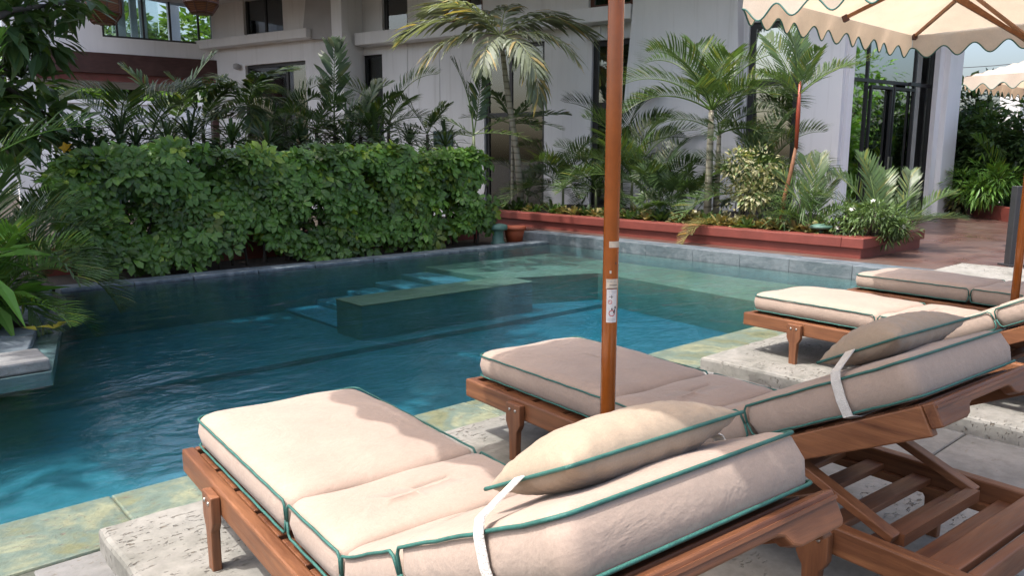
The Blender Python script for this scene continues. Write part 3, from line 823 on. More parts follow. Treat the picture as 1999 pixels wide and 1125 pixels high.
def cushion_section(l0, l1, th, root, seed, puff=.012):
    rs = random.Random(seed); mb = MB()
    ol = dens(rrect(l0+.004, l1-.004, HW, .045), .045)
    n = len(ol); cx, cy = 0, (l0+l1)/2; hx, hy = HW, (l1-l0)/2
    ph = [rs.uniform(0, 6.28) for _ in range(6)]
    def wob(x, s): return .0035*math.sin(9*s+ph[0]+4*x)+.0028*math.sin(17*x+ph[1]-7*s)+.0016*math.sin(31*s+ph[2]+12*x)
    rings = [(.30, .0), (.10, .0), (.02, .004), (.004, .016), (-.007, th*.5), (.0, th-.014), (.010, th-.002), (.03, th+puff*.55), (.07, th+puff*.9), (.13, th+puff*1.1), (.22, th+puff*1.2), (.30, th+puff*1.2)]
    base = []
    for ins, z in rings:
        row = []
        for (px, py) in ol:
            fx = max(.02, 1-ins/hx); fy = max(.02, 1-min(ins, hy*.96)/hy)
            x = cx+(px-cx)*fx; s = cy+(py-cy)*fy
            row.append(len(mb.v)); mb.v.append(map_(x, s, z+(wob(x, s) if z > th*.4 else 0)))
        base.append(row)
    for a, b_ in zip(base, base[1:]):
        for k in range(n):
            mb.f.append((a[k], a[(k+1) % n], b_[(k+1) % n], b_[k])); mb.c.append(None)
    mb.f.append(tuple(base[0])[::-1]); mb.c.append(None); mb.f.append(tuple(base[-1])); mb.c.append(None)
    c = mb.build('cushion', 'cushion', root, True)
    def go(path, nm='piping'):
        pt = MB(); pt.tube([map_(x, q, z+.0012*math.sin(40*q+ph[3])) for x, q, z in path], .0044, 6); pt.build(nm, 'piping', c, True)
    X = HW+.0035; e = .02
    for z, zm in ((th-.006, th*.5), (.012, th*.5)):
        if l0 < 0 or l1 > 2:                      # foot or head piece: round three sides
            o2 = dens(rrect(l0+.001, l1-.001, X, .046), .05)
            if l0 < 0:
                o2 = [p for p in o2 if p[1] < l1-.05]
                k0 = max(range(len(o2)), key=lambda i: math.hypot(o2[i][0]-o2[i-1][0], o2[i][1]-o2[i-1][1])); o2 = o2[k0:]+o2[:k0]
                ends = l1-.006
            else:
                o2 = [p for p in o2 if p[1] > l0+.05]
                k0 = max(range(len(o2)), key=lambda i: math.hypot(o2[i][0]-o2[i-1][0], o2[i][1]-o2[i-1][1])); o2 = o2[k0:]+o2[:k0]
                ends = l0+.006
            sg = 1 if o2[0][0] > 0 else -1; d = 1 if l0 < 0 else -1
            go([(sg*X, ends, zm), (sg*X, ends-d*.006, zm+(z-zm)*.75), (sg*X, ends-d*.02, z)] + [(p[0], p[1], z) for p in o2] + [(-sg*X, ends-d*.02, z), (-sg*X, ends-d*.006, zm+(z-zm)*.75), (-sg*X, ends, zm)])
        else:
            for sg in (-1, 1):
                n_ = 8
                go([(sg*X, l0+.006, zm), (sg*X, l0+.010, zm+(z-zm)*.75)] + [(sg*X, l0+.024+(l1-l0-.048)*k/n_, z) for k in range(n_+1)] + [(sg*X, l1-.010, zm+(z-zm)*.75), (sg*X, l1-.006, zm)])
    return c
def make_lounger():
    root = empty('sun_lounger')
    RH = .378; rw = .048; Z0, Z1 = .212, .308; LEN = 2.46
    for sx in (-1, 1):
        mb = MB(); mb.box(sx*RH-rw/2, sx*RH+rw/2, -LEN, .055, Z0, Z1); bevel(mb.build('side_rail', 'teak_long', root), .008)
        # legs bolted to the outside of the rails
        for s in (.40, 1.98):
            pl = [(-.055, .292), (.055, .292), (.055, .195), (.044, .172), (.032, .155), (.028, .08), (.027, 0), (-.027, 0), (-.028, .08), (-.032, .155), (-.044, .172), (-.055, .195)]
            xo = sx*(RH+rw/2+.001); xe = sx*(RH+rw/2+.034)
            mb = MB(); mb.prism(pl, lambda a, z: (xo, -s+a, z), lambda a, z: (xe, -s+a, z)); lg = bevel(mb.build('leg', 'teak_up', root), .005)
            for a in (-.022, .022):
                b2 = MB(); xb = sx*(RH+rw/2+.034)
                b2.tube([(xb-sx*.004, -s+a, .262), (xb+sx*.003, -s+a, .262), (xb+sx*.005, -s+a, .262)], [.008, .008, .004], 8); b2.build('bolt', 'steel', lg, True)
    xi = RH-rw/2-.001
    mb = MB(); mb.box(-xi, xi, .018, .053, Z0+.005, Z1-.002); bevel(mb.build('end_rail', 'teak_cross', root), .006)
    mb = MB(); mb.box(-xi, xi, -LEN+.02, -LEN+.055, Z0+.005, Z1-.002); bevel(mb.build('end_rail', 'teak_cross', root), .006)
    # flat slats: foot part carries the cushion, head part lies under the raised back
    s = .03
    while s < HING-.08:
        mb = MB(); mb.box(-xi, xi, -s-.19, -s, Z1-.03, Z1-.006); bevel(mb.build('slat', 'teak_cross', root), .004); s += .218
    for s in (1.42, 1.58, 1.74, 1.92, 2.08, 2.22):
        mb = MB(); mb.box(-xi, xi, -s-.07, -s, Z1-.075, Z1-.05); bevel(mb.build('slat', 'teak_cross', root), .004)
    mb = MB(); mb.box(-xi, xi, -2.385, -2.30, Z1-.035, Z1-.003); bevel(mb.build('slat', 'teak_cross', root), .004)
    for sx in (-1, 1):
        mb = MB(); x0 = sx*(xi-.032); mb.box(min(x0, sx*xi), max(x0, sx*xi), -LEN+.06, -1.38, Z1-.105, Z1-.077); mb.build('slat_bearer', 'teak_long', root)
    # raised back frame
    bk = MB()
    for sx in (-1, 1):
        mb = MB(); x0 = sx*.330; hh = .075
        pl = [(HING+.09, -.012), (2.335, -.012), (2.335, -.105), (HING+.09, -.09)]
        mb.prism(pl, lambda s_, z: map_(x0-.017, s_, z), lambda s_, z: map_(x0+.017, s_, z)); br = bevel(mb.build('back_rail', 'teak_long', root), .005)
    s = 1.46
    while s < 2.25:
        mb = MB(); q = [map_(x, s_, z) for z in (-.03, -.008) for (x, s_) in ((-.312, s+.07), (.312, s+.07), (.312, s), (-.312, s))]
        mb.hexa(q); bevel(mb.build('back_slat', 'teak_cross', root), .004); s += .112
    hb_ = MB(); pl = [(-.347, -.010), (.347, -.010), (.347, -.075), (.335, -.085), (.19, -.085), (.165, -.075), (.15, -.055), (.13, -.048), (-.13, -.048), (-.15, -.055), (-.165, -.075), (-.19, -.085), (-.335, -.085), (-.347, -.11)]
    pl[-1] = (-.347, -.085)
    hb_.prism(pl, lambda x, z: map_(x, 2.337, z), lambda x, z: map_(x, 2.375, z)); bevel(hb_.build('head_board', 'teak_cross', root), .005)
    gr = MB(); q = [map_(x, s_, z) for z in (-.030, -.022) for (x, s_) in ((-.345, 2.38), (.345, 2.38), (.345, 2.375), (-.345, 2.375))]; gr.hexa(q); gr.build('head_moulding', 'teak_cross', root)
    # prop frame
    for sx in (-1, 1):
        mb = MB(); x0 = sx*.285
        p0 = map_(x0, 1.80, -.08); p1 = Vector((x0, -2.17, Z1-.02))
        mb.bar(p0, p1, .03, .05, up=(1, 0, 0)); bevel(mb.build('prop', 'teak_long', root), .004)
    mb = MB(); mb.tube([map_(-.33, 1.80, -.08), map_(.33, 1.80, -.08)], .014, 8); mb.build('prop_bar', 'teak_cross', root)
    mb = MB(); mb.box(-.285+.016, .285-.016, -2.19, -2.15, Z1-.045, Z1-.005); mb.build('prop_foot', 'teak_cross', root)
    # mattress in four quilted sections
    for k, (l0, l1, th) in enumerate(((-.02, .945, .125), (.945, 1.335, .125), (1.335, 1.715, .125), (1.715, 2.35, .128))):
        cushion_section(l0, l1, th, root, 40+k, .014 if k else .018)
    return root
def make_pillow(root, sc=2.15, tilt=0.0, seed=3):
    rs = random.Random(seed); mb = MB(); nu, nv = 40, 20
    hx, hs, ht = .25, .145, .078
    grid = {}
    def pt(u, v, side):
        # u, v in -1..1; pillow-shaped outline with pulled corners
        ex = (1-abs(u)**3.2); ev = (1-abs(v)**2.6)
        x = u*hx*(1-.05*(1-v*v)); s = v*hs*(1-.10*(1-u*u))
        h = ht*max(0, ex)**.55*max(0, ev)**.6
        wr = .004*math.sin(23*u+5*v)*max(0, 1-ev)+.003*math.sin(31*v+9*u)
        z = side*h+(wr if h > .01 else 0)
        lift = .048
        return map_(x, sc+s, .145+lift+z*(1.0 if side > 0 else .75)+tilt*v)
    for side in (1, -1):
        for i in range(nu+1):
            for j in range(nv+1):
                u, v = -1+2*i/nu, -1+2*j/nv
                if side == -1 and (i in (0, nu) or j in (0, nv)): grid[side, i, j] = grid[1, i, j]; continue
                grid[side, i, j] = len(mb.v); mb.v.append(pt(u, v, side))
        for i in range(nu):
            for j in range(nv):
                f = (grid[side, i, j], grid[side, i+1, j], grid[side, i+1, j+1], grid[side, i, j+1])
                mb.f.append(f if side == 1 else f[::-1]); mb.c.append(None)
    pw = mb.build('pillow', 'pillow', root, True)
    ed = [pt(-1+2*i/nu, -1, 1) for i in range(nu)] + [pt(1, -1+2*j/nv, 1) for j in range(nv)] + [pt(1-2*i/nu, 1, 1) for i in range(nu)] + [pt(-1, 1-2*j/nv, 1) for j in range(nv)]
    p2 = MB(); p2.tube(ed, .0046, 6, closed=True); p2.build('piping', 'piping', pw, True)
    # elastic strap round the cushion
    for sx in (-1, 1):
        st = MB(); path = [(sx*(HW-.10), .20), (sx*(HW+.004), .150), (sx*(HW+.015), .120), (sx*(HW+.018), .06), (sx*(HW+.012), .005), (sx*(HW-.03), -.006), (sx*.05, -.007)]
        sh = [0.0, .012, .016, .020, .022, .022, .022]
        for (a, b_, d0_, d1_) in zip(path, path[1:], sh, sh[1:]):
            for th_ in (0,):
                st.quad(map_(a[0], sc-.02-d0_-.017, a[1]), map_(a[0], sc-.02-d0_+.017, a[1]), map_(b_[0], sc-.02-d1_+.017, b_[1]), map_(b_[0], sc-.02-d1_-.017, b_[1]))
        o = st.build('strap', 'strap', pw); so_ = o.modifiers.new('thick', 'SOLIDIFY'); so_.thickness = .003; so_.offset = 1
    return pw
lo = make_lounger(); make_pillow(lo)
ROT = -R(5.0)
spots = [(1.345, 2.985, 4.4, 'nearest beige cushioned teak sun lounger with a pillow, lowest in the picture'),
         (2.815, 3.02, 4.3, 'second nearest teak sun lounger, shaded beige cushions, behind the orange parasol pole'),
         (5.50, 3.03, 5.0, 'third teak sun lounger with sunlit pale cushions on the far platform'),
         (7.12, 3.00, 5.0, 'farthest teak sun lounger with only its foot end in the sun')]
for i, (x, y, rot, lab) in enumerate(spots):
    o = lo if i == 0 else dup(lo)
    # foot points along +y; the head leans a little towards -x
    o.location = (x, y, ST-.005+.0); o.rotation_euler = (0, 0, -R(rot))
    tag(o, lab, 'sun lounger', 'teak sun loungers by the pool')

# ------------------------------------------------------------------ parasols
CA, RIM, APX, VZ = 1.45, 2.60, 3.18, 2.39
def make_umbrella(labels=True, ns=11):
    root = empty('parasol')
    mb = MB(); mb.tube([(0, 0, .05), (0, 0, .9), (0, 0, 2.0), (0, 0, 3.24)], .0275, 24); mb.build('pole', 'pole_lacquer', root, True)
    mb = MB(); mb.lathe([(.045, 3.17), (.05, 3.21), (.03, 3.26), (.035, 3.30), (.012, 3.35)], 16); mb.build('finial', 'umbrella_rib', root, True)
    mb = MB(); n = 24; idx = {}
    for i in range(n+1):
        for j in range(n+1):
            x, y = -CA+2*CA*i/n, -CA+2*CA*j/n; m_ = max(abs(x), abs(y))/CA
            a = math.atan2(y, x); sag = abs(math.sin(4*a))*.045*math.sin(math.pi*min(1, m_*1.0))
            idx[i, j] = len(mb.v); mb.v.append(Vector((x, y, RIM+(APX-RIM)*(1-m_)**1.0 - sag)))
    for i in range(n):
        for j in range(n):
            mb.f.append((idx[i, j], idx[i+1, j], idx[i+1, j+1], idx[i, j+1])); mb.c.append(None)
    cn = mb.build('canopy', 'canvas', root, True)
    # scalloped valance on four sides
    m_ = ns*14
    for k, (ax, ay) in enumerate(((-1, -1), (1, -1), (1, 1), (-1, 1))):
        dx, dy = ((1, 0), (0, 1), (-1, 0), (0, -1))[k]
        nx, ny = dy, -dx
        v = MB(); bot = []
        for q in range(m_+1):
            t = q/m_; x = (ax+dx*2*t)*CA; y = (ay+dy*2*t)*CA
            wv = .012*math.sin(t*ns*2*math.pi*.5+k)+.01*math.sin(t*7+k); edge = min(1, min(t, 1-t)*9)
            zz = VZ+.048-.048*math.cos((t*ns)*2*math.pi-math.pi)
            for r_ in range(4):
                f = r_/3; o = (.004+f*(.02+wv))*edge+f*.004
                v.v.append(Vector((x+nx*o, y+ny*o, RIM+.001+(zz-RIM)*f)))
            bot.append(v.v[-1].copy())
        for q in range(m_):
            for r_ in range(3):
                v.f.append((q*4+r_, q*4+r_+1, (q+1)*4+r_+1, (q+1)*4+r_)); v.c.append(None)
        vo = v.build('valance', 'canvas', root, True)
        p = MB(); p.tube(bot, .006, 6); p.build('piping', 'piping', vo, True)
    # ribs to corners and side middles, stays from the runner
    mb = MB(); mb.lathe([(.05, 2.18), (.075, 2.2), (.075, 2.27), (.05, 2.29)], 16); mb.build('runner', 'umbrella_rib', root)
    mb = MB(); mb.lathe([(.05, 3.04), (.08, 3.05), (.08, 3.10), (.05, 3.12)], 16); mb.build('hub', 'umbrella_rib', root)
    for k in range(8):
        a = k*math.pi/4; c = math.cos(a); s = math.sin(a); L = CA/max(abs(c), abs(s)) - .03
        mb = MB(); p0 = Vector((c*.07, s*.07, 3.07)); p1 = Vector((c*L, s*L, RIM-.012)); mb.bar(p0, p1, .024, .036, w2=.02, h2=.026); rb = mb.build('rib', 'umbrella_rib', root)
        mb = MB(); mb.bar(p1-(p1-p0).normalized()*.03+Vector((0, 0, -.004)), p1+(p1-p0).normalized()*.012+Vector((0, 0, -.006)), .034, .05); mb.build('rib_cap', 'brown_beam', rb)
        mb = MB(); mb.bar(Vector((c*.07, s*.07, 2.24)), p0.lerp(p1, .52)-Vector((0, 0, .02)), .018, .026); mb.build('stay', 'umbrella_rib', rb)
    bs = MB(); bs.box(-.32, .32, -.32, .32, .0, .055); bevel(bs.build('base_plate', 'black_plate', root), .012)
    mb = MB(); mb.lathe([(.05, .05), (.05, .06), (.036, .07), (.036, .38), (.034, .385)], 20); mb.build('base_tube', 'black_plate', root)
    return root
um = make_umbrella()
usp = [((2.045, 1.785, ST), 'parasol on the tall orange-brown pole with stickers between the two nearest loungers'),
       ((6.40, 1.70, ST), 'cream scalloped parasol with green piping over the third and fourth loungers'),]
parasols = []
for i, (p, lab) in enumerate(usp):
    o = um if i == 0 else dup(um)
    o.location = p; tag(o, lab, 'parasol', 'cream scalloped parasols'); parasols.append(o)
o = dup(um); q = at(1882, 150, 11.5); o.location = (q.x+CA, q.y-CA, .19-.03); tag(o, 'distant white parasol at the right edge beside the sky', 'parasol', 'cream scalloped parasols'); parasols.append(o)
# stickers on the nearest pole, wrapped round it on the side towards the viewer
pl_ = parasols[0]; pc = Vector(pl_.location)
vd = math.atan2(-pc.y, -pc.x)
def patch(name, mat, a0, a1, z0, z1, par, rr=.0279, n=8):
    mb = MB()
    for k in range(n):
        t0 = vd+a0+(a1-a0)*k/n; t1 = vd+a0+(a1-a0)*(k+1)/n
        f = lambda t, z: (math.cos(t)*rr, math.sin(t)*rr, z)
        mb.quad(f(t0, z0), f(t1, z0), f(t1, z1), f(t0, z1))
    me = mb.mesh(name, mat); ob = bpy.data.objects.new(name, me); COL.objects.link(ob); ob.parent = par; return ob
def zl(py): return zat(pc, py) - pc.z
pole = [c for c in pl_.children if c.name.startswith('pole')][0]
# angle + is to the viewer's right of the pole axis? (counter-clockwise seen from above = viewer's right)
st1 = patch('sticker', 'label_cream', -.55, 1.1, zl(562), zl(543), pole)
st2 = patch('sticker', 'label_white', -.45, 1.0, zl(627), zl(563), pole)
patch('worn_band', 'label_cream', -.25, 1.45, zl(482), zl(470), pole)
patch('print', 'ink_black', -.1, 1.0, zl(555.2), zl(554), st1, .0281); patch('print', 'ink_black', -.4, 1.05, zl(561.8), zl(560.6), st1, .0281)
for a in (-.35, 0, .12, .5): patch('print', 'ink_grey', a, a+.1, zl(548.5), zl(546.5), st1, .0281)
for z in (566, 568, 570): patch('print', 'ink_grey', -.05+(z-566)*.1, .85, zl(z+.6), zl(z), st2, .0281)
patch('print', 'ink_black', -.15, .4, zl(577.6), zl(576.8), st2, .0281); patch('print', 'ink_black', .18, .26, zl(580), zl(574), st2, .0281)
for z in (620, 622.5): patch('print', 'ink_grey', -.25, .8, zl(z+.8), zl(z), st2, .0281)
def ring(py, a, r, par):
    mb = MB(); z = zl(py); P = []
    f = lambda u, w: (math.cos(vd+a+u/.0283)*.0283, math.sin(vd+a+u/.0283)*.0283, z+w)
    for k in range(24):
        t0, t1 = 2*math.pi*k/24, 2*math.pi*(k+1)/24
        mb.quad(f(math.cos(t0)*r, math.sin(t0)*r), f(math.cos(t1)*r, math.sin(t1)*r), f(math.cos(t1)*r*.76, math.sin(t1)*r*.76), f(math.cos(t0)*r*.76, math.sin(t0)*r*.76))
    mb.quad(f(-.75*r, .62*r), f(-.6*r, .75*r), f(.75*r, -.62*r), f(.6*r, -.75*r))
    me = mb.mesh('prohibition_mark', 'ink_red'); ob = bpy.data.objects.new('prohibition_mark', me); COL.objects.link(ob); ob.parent = par
ring(587.5, .02, .0075, st2); ring(609, .28, .0115, st2)
for (py, a, da, h) in ((601, .2, .14, 4), (598, .62, .2, 5), (604, .58, .14, 5), (607, .45, .2, 4)): patch('print', 'ink_black', a, a+da, zl(py+h/2), zl(py-h/2), st2, .0285)
patch('hole', 'ink_black', .62, .78, zl(514), zl(511), pole); patch('screw', 'label_cream', -.12, .12, zl(532), zl(526.5), pole)

# black slender bin or panel beside the far deck
p = gnd(1977, 520, .15)
db = empty('panel_post', p); tag(db, 'narrow dark grey upright panel beside the second parasol pole at the right edge', 'panel')
mb = MB(); d = RT*.0; mb.hexa([p+RT*a+FH*b_+Vector((0, 0, z)) for z in (0, 1.05) for (a, b_) in ((-.05, 0), (.1, 0), (.1, .12), (-.05, .12))]); bevel(mb.build('panel', 'dark_grey', db), .01)
mb = MB(); mb.hexa([p+RT*a+FH*b_+Vector((0, 0, z)) for z in (-.01, .02) for (a, b_) in ((-.08, -.05), (.14, -.05), (.14, .2), (-.08, .2))]); mb.build('foot', 'dark_grey', db)

# ------------------------------------------------------------------ foliage prototypes
def frond_mesh(name, mat, bend=70, n=34, ll=.30, lw=.022, vee=25, sweep=50, droop=.5, seed=0, stem=.16, ragged=.06, r0=.010):
    rs = random.Random(seed); mb = MB(); K = 24
    pts = []; p = Vector((0, 0, 0)); 
    for k in range(K+1):
        pts.append(p.copy()); a = -R(bend)*(k/K)**1.4; p = p+Vector((math.cos(a), 0, math.sin(a)))/K
    mb.tube(pts, [r0*(1-.8*k/K) for k in range(K+1)], 4, col=(1.3, 1.3, .8))
    for i in range(n):
        t = stem+(1-stem)*i/(n-1)*.995
        k = min(K-1, int(t*K)); f = t*K-k; q = pts[k].lerp(pts[k+1], f); d = (pts[k+1]-pts[k]).normalized()
        up = Vector((0, 1, 0)).cross(d).normalized()*-1
        up = d.cross(Vector((0, 1, 0))).normalized()
        if up.z < 0 and abs(d.z) < .95: up = -up
        e = (t-stem)/(1-stem); L = ll*(.35+.65*math.sin(math.pi*min(1, e*.9+.12))**.7)*rs.uniform(1-ragged*2, 1+ragged)
        if e > .85: L *= 1-.45*(e-.85)/.15
        sw = R(sweep-25*e)*1.0
        for sd in (-1, 1):
            dr = (Vector((0, sd, 0))*math.sin(sw)+d*math.cos(sw)).normalized()
            dr = (dr*math.cos(R(vee))+up*math.sin(R(vee))).normalized()
            dr = (dr+Vector((rs.gauss(0, ragged), rs.gauss(0, ragged), rs.gauss(0, ragged)))).normalized()
            j = rs.uniform(.8, 1.2)
            # five-point strap leaflet with a droop
            nm = up; sdv = dr.cross(nm).normalized(); w = lw*rs.uniform(.85, 1.15)
            b_ = q; m1 = q+dr*(L*.4)-Vector((0, 0, droop*L*.10)); m2 = q+dr*(L*.75)-Vector((0, 0, droop*L*.34)); tp = q+dr*L-Vector((0, 0, droop*L*.68))
            i0 = len(mb.v); mb.v += [b_, m1+sdv*w*.5, m1-sdv*w*.5, m2+sdv*w*.42, m2-sdv*w*.42, tp]
            c = (j, j, j*rs.uniform(.85, 1.05)) if rs.random() > .07 else (j*2.0, j*1.35, j*.8); mb.f += [(i0, i0+2, i0+1), (i0+1, i0+2, i0+4, i0+3), (i0+3, i0+4, i0+5)]; mb.c += [c]*3
    return mb.mesh(name, mat)
FR = {}
def frond(key, mat, **kw):
    if (key, mat) not in FR: FR[key, mat] = [frond_mesh('frond', mat, seed=s, **kw) for s in (1, 2, 3)]
    return FR[key, mat]
STY = {
 'areca': dict(bend=75, n=40, ll=.34, lw=.017, vee=30, sweep=58, droop=.35),
 'soft': dict(bend=78, n=26, ll=.34, lw=.042, vee=12, sweep=58, droop=.85, stem=.14, ragged=.1),
 'upright': dict(bend=30, n=22, ll=.27, lw=.042, vee=18, sweep=52, droop=.25, ragged=.1, stem=.2),
 'stiff': dict(bend=45, n=30, ll=.30, lw=.020, vee=22, sweep=48, droop=.15),
}
def palm(name, label, base, h, fr, trunk='palm_trunk', tr=.06, mat='leaf_palm', style='areca', lean=(0, 0), group=None, cat='palm', stems=None, shaft=None):
    """fr: list of (azimuth deg, elevation deg, length, roll deg)"""
    base = Vector(base); root = empty(name, base); tag(root, label, cat, group)
    top = base+Vector((lean[0], lean[1], h))
    if h > .05:
        mb = MB(); mb.tube([base-Vector((0, 0, .05)), base.lerp(top, .35)+Vector((lean[0]*-.08, lean[1]*-.08, 0)), base.lerp(top, .7), top], [tr*1.15, tr, tr*.92, tr*.7], 10); mb.build('trunk', trunk, root, True)
    if shaft:
        mb = MB(); mb.tube([top-Vector((0, 0, .05)), top+Vector((0, 0, shaft*.5)), top+Vector((0, 0, shaft))], [tr*.8, tr*1.0, tr*.5], 10); mb.build('crownshaft', 'trunk_red', root, True)
        top = top+Vector((0, 0, shaft*.8))
    ms = frond(style, mat, **STY[style])
    for k, (az, el, L, roll) in enumerate(fr):
        me = ms[k % 3]; o = bpy.data.objects.new('frond', me); COL.objects.link(o); o.parent = root
        o.location = top-base+Vector((0, 0, rnd(-.04, .04)))
        M = Matrix.Rotation(R(az), 3, 'Z') @ Matrix.Rotation(-R(el), 3, 'Y') @ Matrix.Rotation(R(roll), 3, 'X')
        o.rotation_euler = M.to_euler(); o.scale = (L, L, L)
    return root
def spray(n, el0, el1, L0, L1, seed, az0=0, roll=14):
    rs = random.Random(seed); out = []
    for k in range(n):
        t = k/max(1, n-1)
        out.append((az0+k*137.5+rs.uniform(-12, 12), el1+(el0-el1)*t+rs.uniform(-6, 6), rs.uniform(L0, L1), rs.uniform(-roll, roll)))
    return out
VAZ = math.degrees(math.atan2(FH.y, FH.x))          # azimuth that points away from the viewer
RAZ = VAZ-90                                           # azimuth of picture-right
def paz(a): return RAZ+a                               # 0 = right in the picture, 90 = away, 180 = left, 270 = towards us

def fan_palm(name, label, base, leaves, mat='leaf_palm', group=None):
    base = Vector(base); root = empty(name, base); tag(root, label, 'palm', group)
    for (az, el, pl, r) in leaves:
        mb = MB(); d = Vector((math.cos(R(az))*math.cos(R(el)), math.sin(R(az))*math.cos(R(el)), math.sin(R(el))))
        tip = base+d*pl; st = MB(); st.tube([base, base.lerp(tip, .5)+Vector((0, 0, .03)), tip], [.011, .009, .006], 5)
        sd = d.cross(Vector((0, 0, 1))).normalized(); up = sd.cross(d).normalized(); n = 26
        for k in range(n):
            a = R(-135+270*k/(n-1)); q = (d*math.cos(a)+sd*math.sin(a)).normalized()+up*(.12*(k % 2)); j = rnd(.85, 1.15)
            mb.leaf(tip, q, up, r*rnd(.88, 1.05), r*.13, (j, j, j), .5, .35)
        lf = mb.build('fan_leaf', mat, root); st.build('stalk', 'trunk_green', lf)
    return root
def shrub(name, label, base, c, r, n, L, Wd, mat, tints=GREEN, seed=0, group=None, cat='shrub', lumps=9, stems=5, tm='trunk_dark', flowers=None):
    base = Vector(base); root = empty(name, base); tag(root, label, cat, group)
    mb = MB(); cl = crown(mb, c, r, n, L, Wd, tints, seed=seed, lumps=lumps); mb.build('foliage', mat, root)
    tk = MB()
    for q, s_, b_ in cl[:stems]: tk.tube([base+Vector((rnd(-.08, .08), rnd(-.08, .08), -.03)), base.lerp(q, .55)+Vector((0, 0, .05)), q], [.022, .016, .006], 6)
    tk.build('stem', tm, root, True)
    if flowers:
        fm, nf, fs = flowers; rs = random.Random(seed+5)
        for k in range(nf):
            q, s_, b_ = rs.choice(cl); d = Vector((rs.gauss(0, 1), rs.gauss(0, 1), abs(rs.gauss(0, 1)))); d -= FH*.9; d.normalize()
            p = q+Vector((d.x*r[0], d.y*r[1], d.z*r[2]))*(s_*1.02); f = MB()
            for m_ in range(5):
                a = 2*math.pi*m_/5; sd = d.cross(Vector((0, 0, 1))).normalized(); up = sd.cross(d)
                f.leaf(p, (sd*math.cos(a)+up*math.sin(a)+d*.25), d, fs, fs*.7, (1, 1, 1), .1, .2)
            f.build('flower', fm, root)
    return root
def rosette_mesh(mat, n=16, L=.34, W_=.07, seed=0, el=(15, 75), droop=.8):
    rs = random.Random(seed); mb = MB()
    for k in range(n):
        az = k*2.4+rs.uniform(-.2, .2); e = R(el[1]+(el[0]-el[1])*k/n+rs.uniform(-6, 6)); j = rs.uniform(.6, 1.35)
        d = Vector((math.cos(az)*math.cos(e), math.sin(az)*math.cos(e), math.sin(e)))
        c = (j*rs.uniform(.9, 1.2), j, j*rs.uniform(.7, 1.1))
        sd = d.cross(Vector((0, 0, 1))).normalized(); up = sd.cross(d); l = L*rs.uniform(.75, 1.15)
        P = [Vector((0, 0, 0)), d*(l*.4), d*(l*.75)-Vector((0, 0, droop*l*.12)), d*l-Vector((0, 0, droop*l*.35))]; w = [W_*.6, W_, W_*.8, 0]
        i0 = len(mb.v)
        for q, ww in zip(P[:3], w[:3]): mb.v += [q+sd*ww/2+up*ww*.18, q, q-sd*ww/2+up*ww*.18]
        mb.v.append(P[3])
        for a in (0, 3): mb.f += [(i0+a, i0+a+1, i0+a+4, i0+a+3), (i0+a+1, i0+a+2, i0+a+5, i0+a+4)]; mb.c += [c, c]
        mb.f += [(i0+6, i0+7, i0+9), (i0+7, i0+8, i0+9)]; mb.c += [c, c]
    return mb.mesh('rosette', mat)

# ------------------------------------------------------------------ hedge behind the pool
hb = Vector((5.7, 11.1, -.02))
hedge = empty('hedge', hb); tag(hedge, 'long clipped hedge of glossy green leaf whorls behind the pool', 'hedge')
def whorl(seed, k=8, L=.125, W_=.062):
    rs = random.Random(seed); mb = MB()
    for i in range(k):
        a = 2*math.pi*i/k+rs.uniform(-.15, .15); e = R(rs.uniform(-18, 22)); j = rs.uniform(.75, 1.25)
        d = Vector((math.cos(a)*math.cos(e), math.sin(a)*math.cos(e), math.sin(e)))
        l = L*rs.uniform(.75, 1.15); w = W_*rs.uniform(.85, 1.15); sd = d.cross(Vector((0, 0, 1))).normalized(); up = sd.cross(d); Q = d*.022
        i0 = len(mb.v); mb.v += [Q, Q+d*l*.35+sd*w*.38+up*w*.1, Q+d*l*.35-sd*w*.38+up*w*.1, Q+d*l*.72+sd*w*.5-up*l*.04, Q+d*l*.72-sd*w*.5-up*l*.04, Q+d*l-up*l*.2, Q+d*l*.5]
        mb.f += [(i0, i0+6, i0+1), (i0, i0+2, i0+6), (i0+1, i0+6, i0+3), (i0+2, i0+4, i0+6), (i0+3, i0+6, i0+5), (i0+6, i0+4, i0+5)]; mb.c += [(j, j, j)]*6
    return mb
WH = [whorl(s, 7+s % 3) for s in range(6)]
WM = [w.mesh('leaf_whorl', 'leaf_hedge') for w in WH]
items = []
rs = random.Random(11)
X0h, X1h = 2.15, 9.15
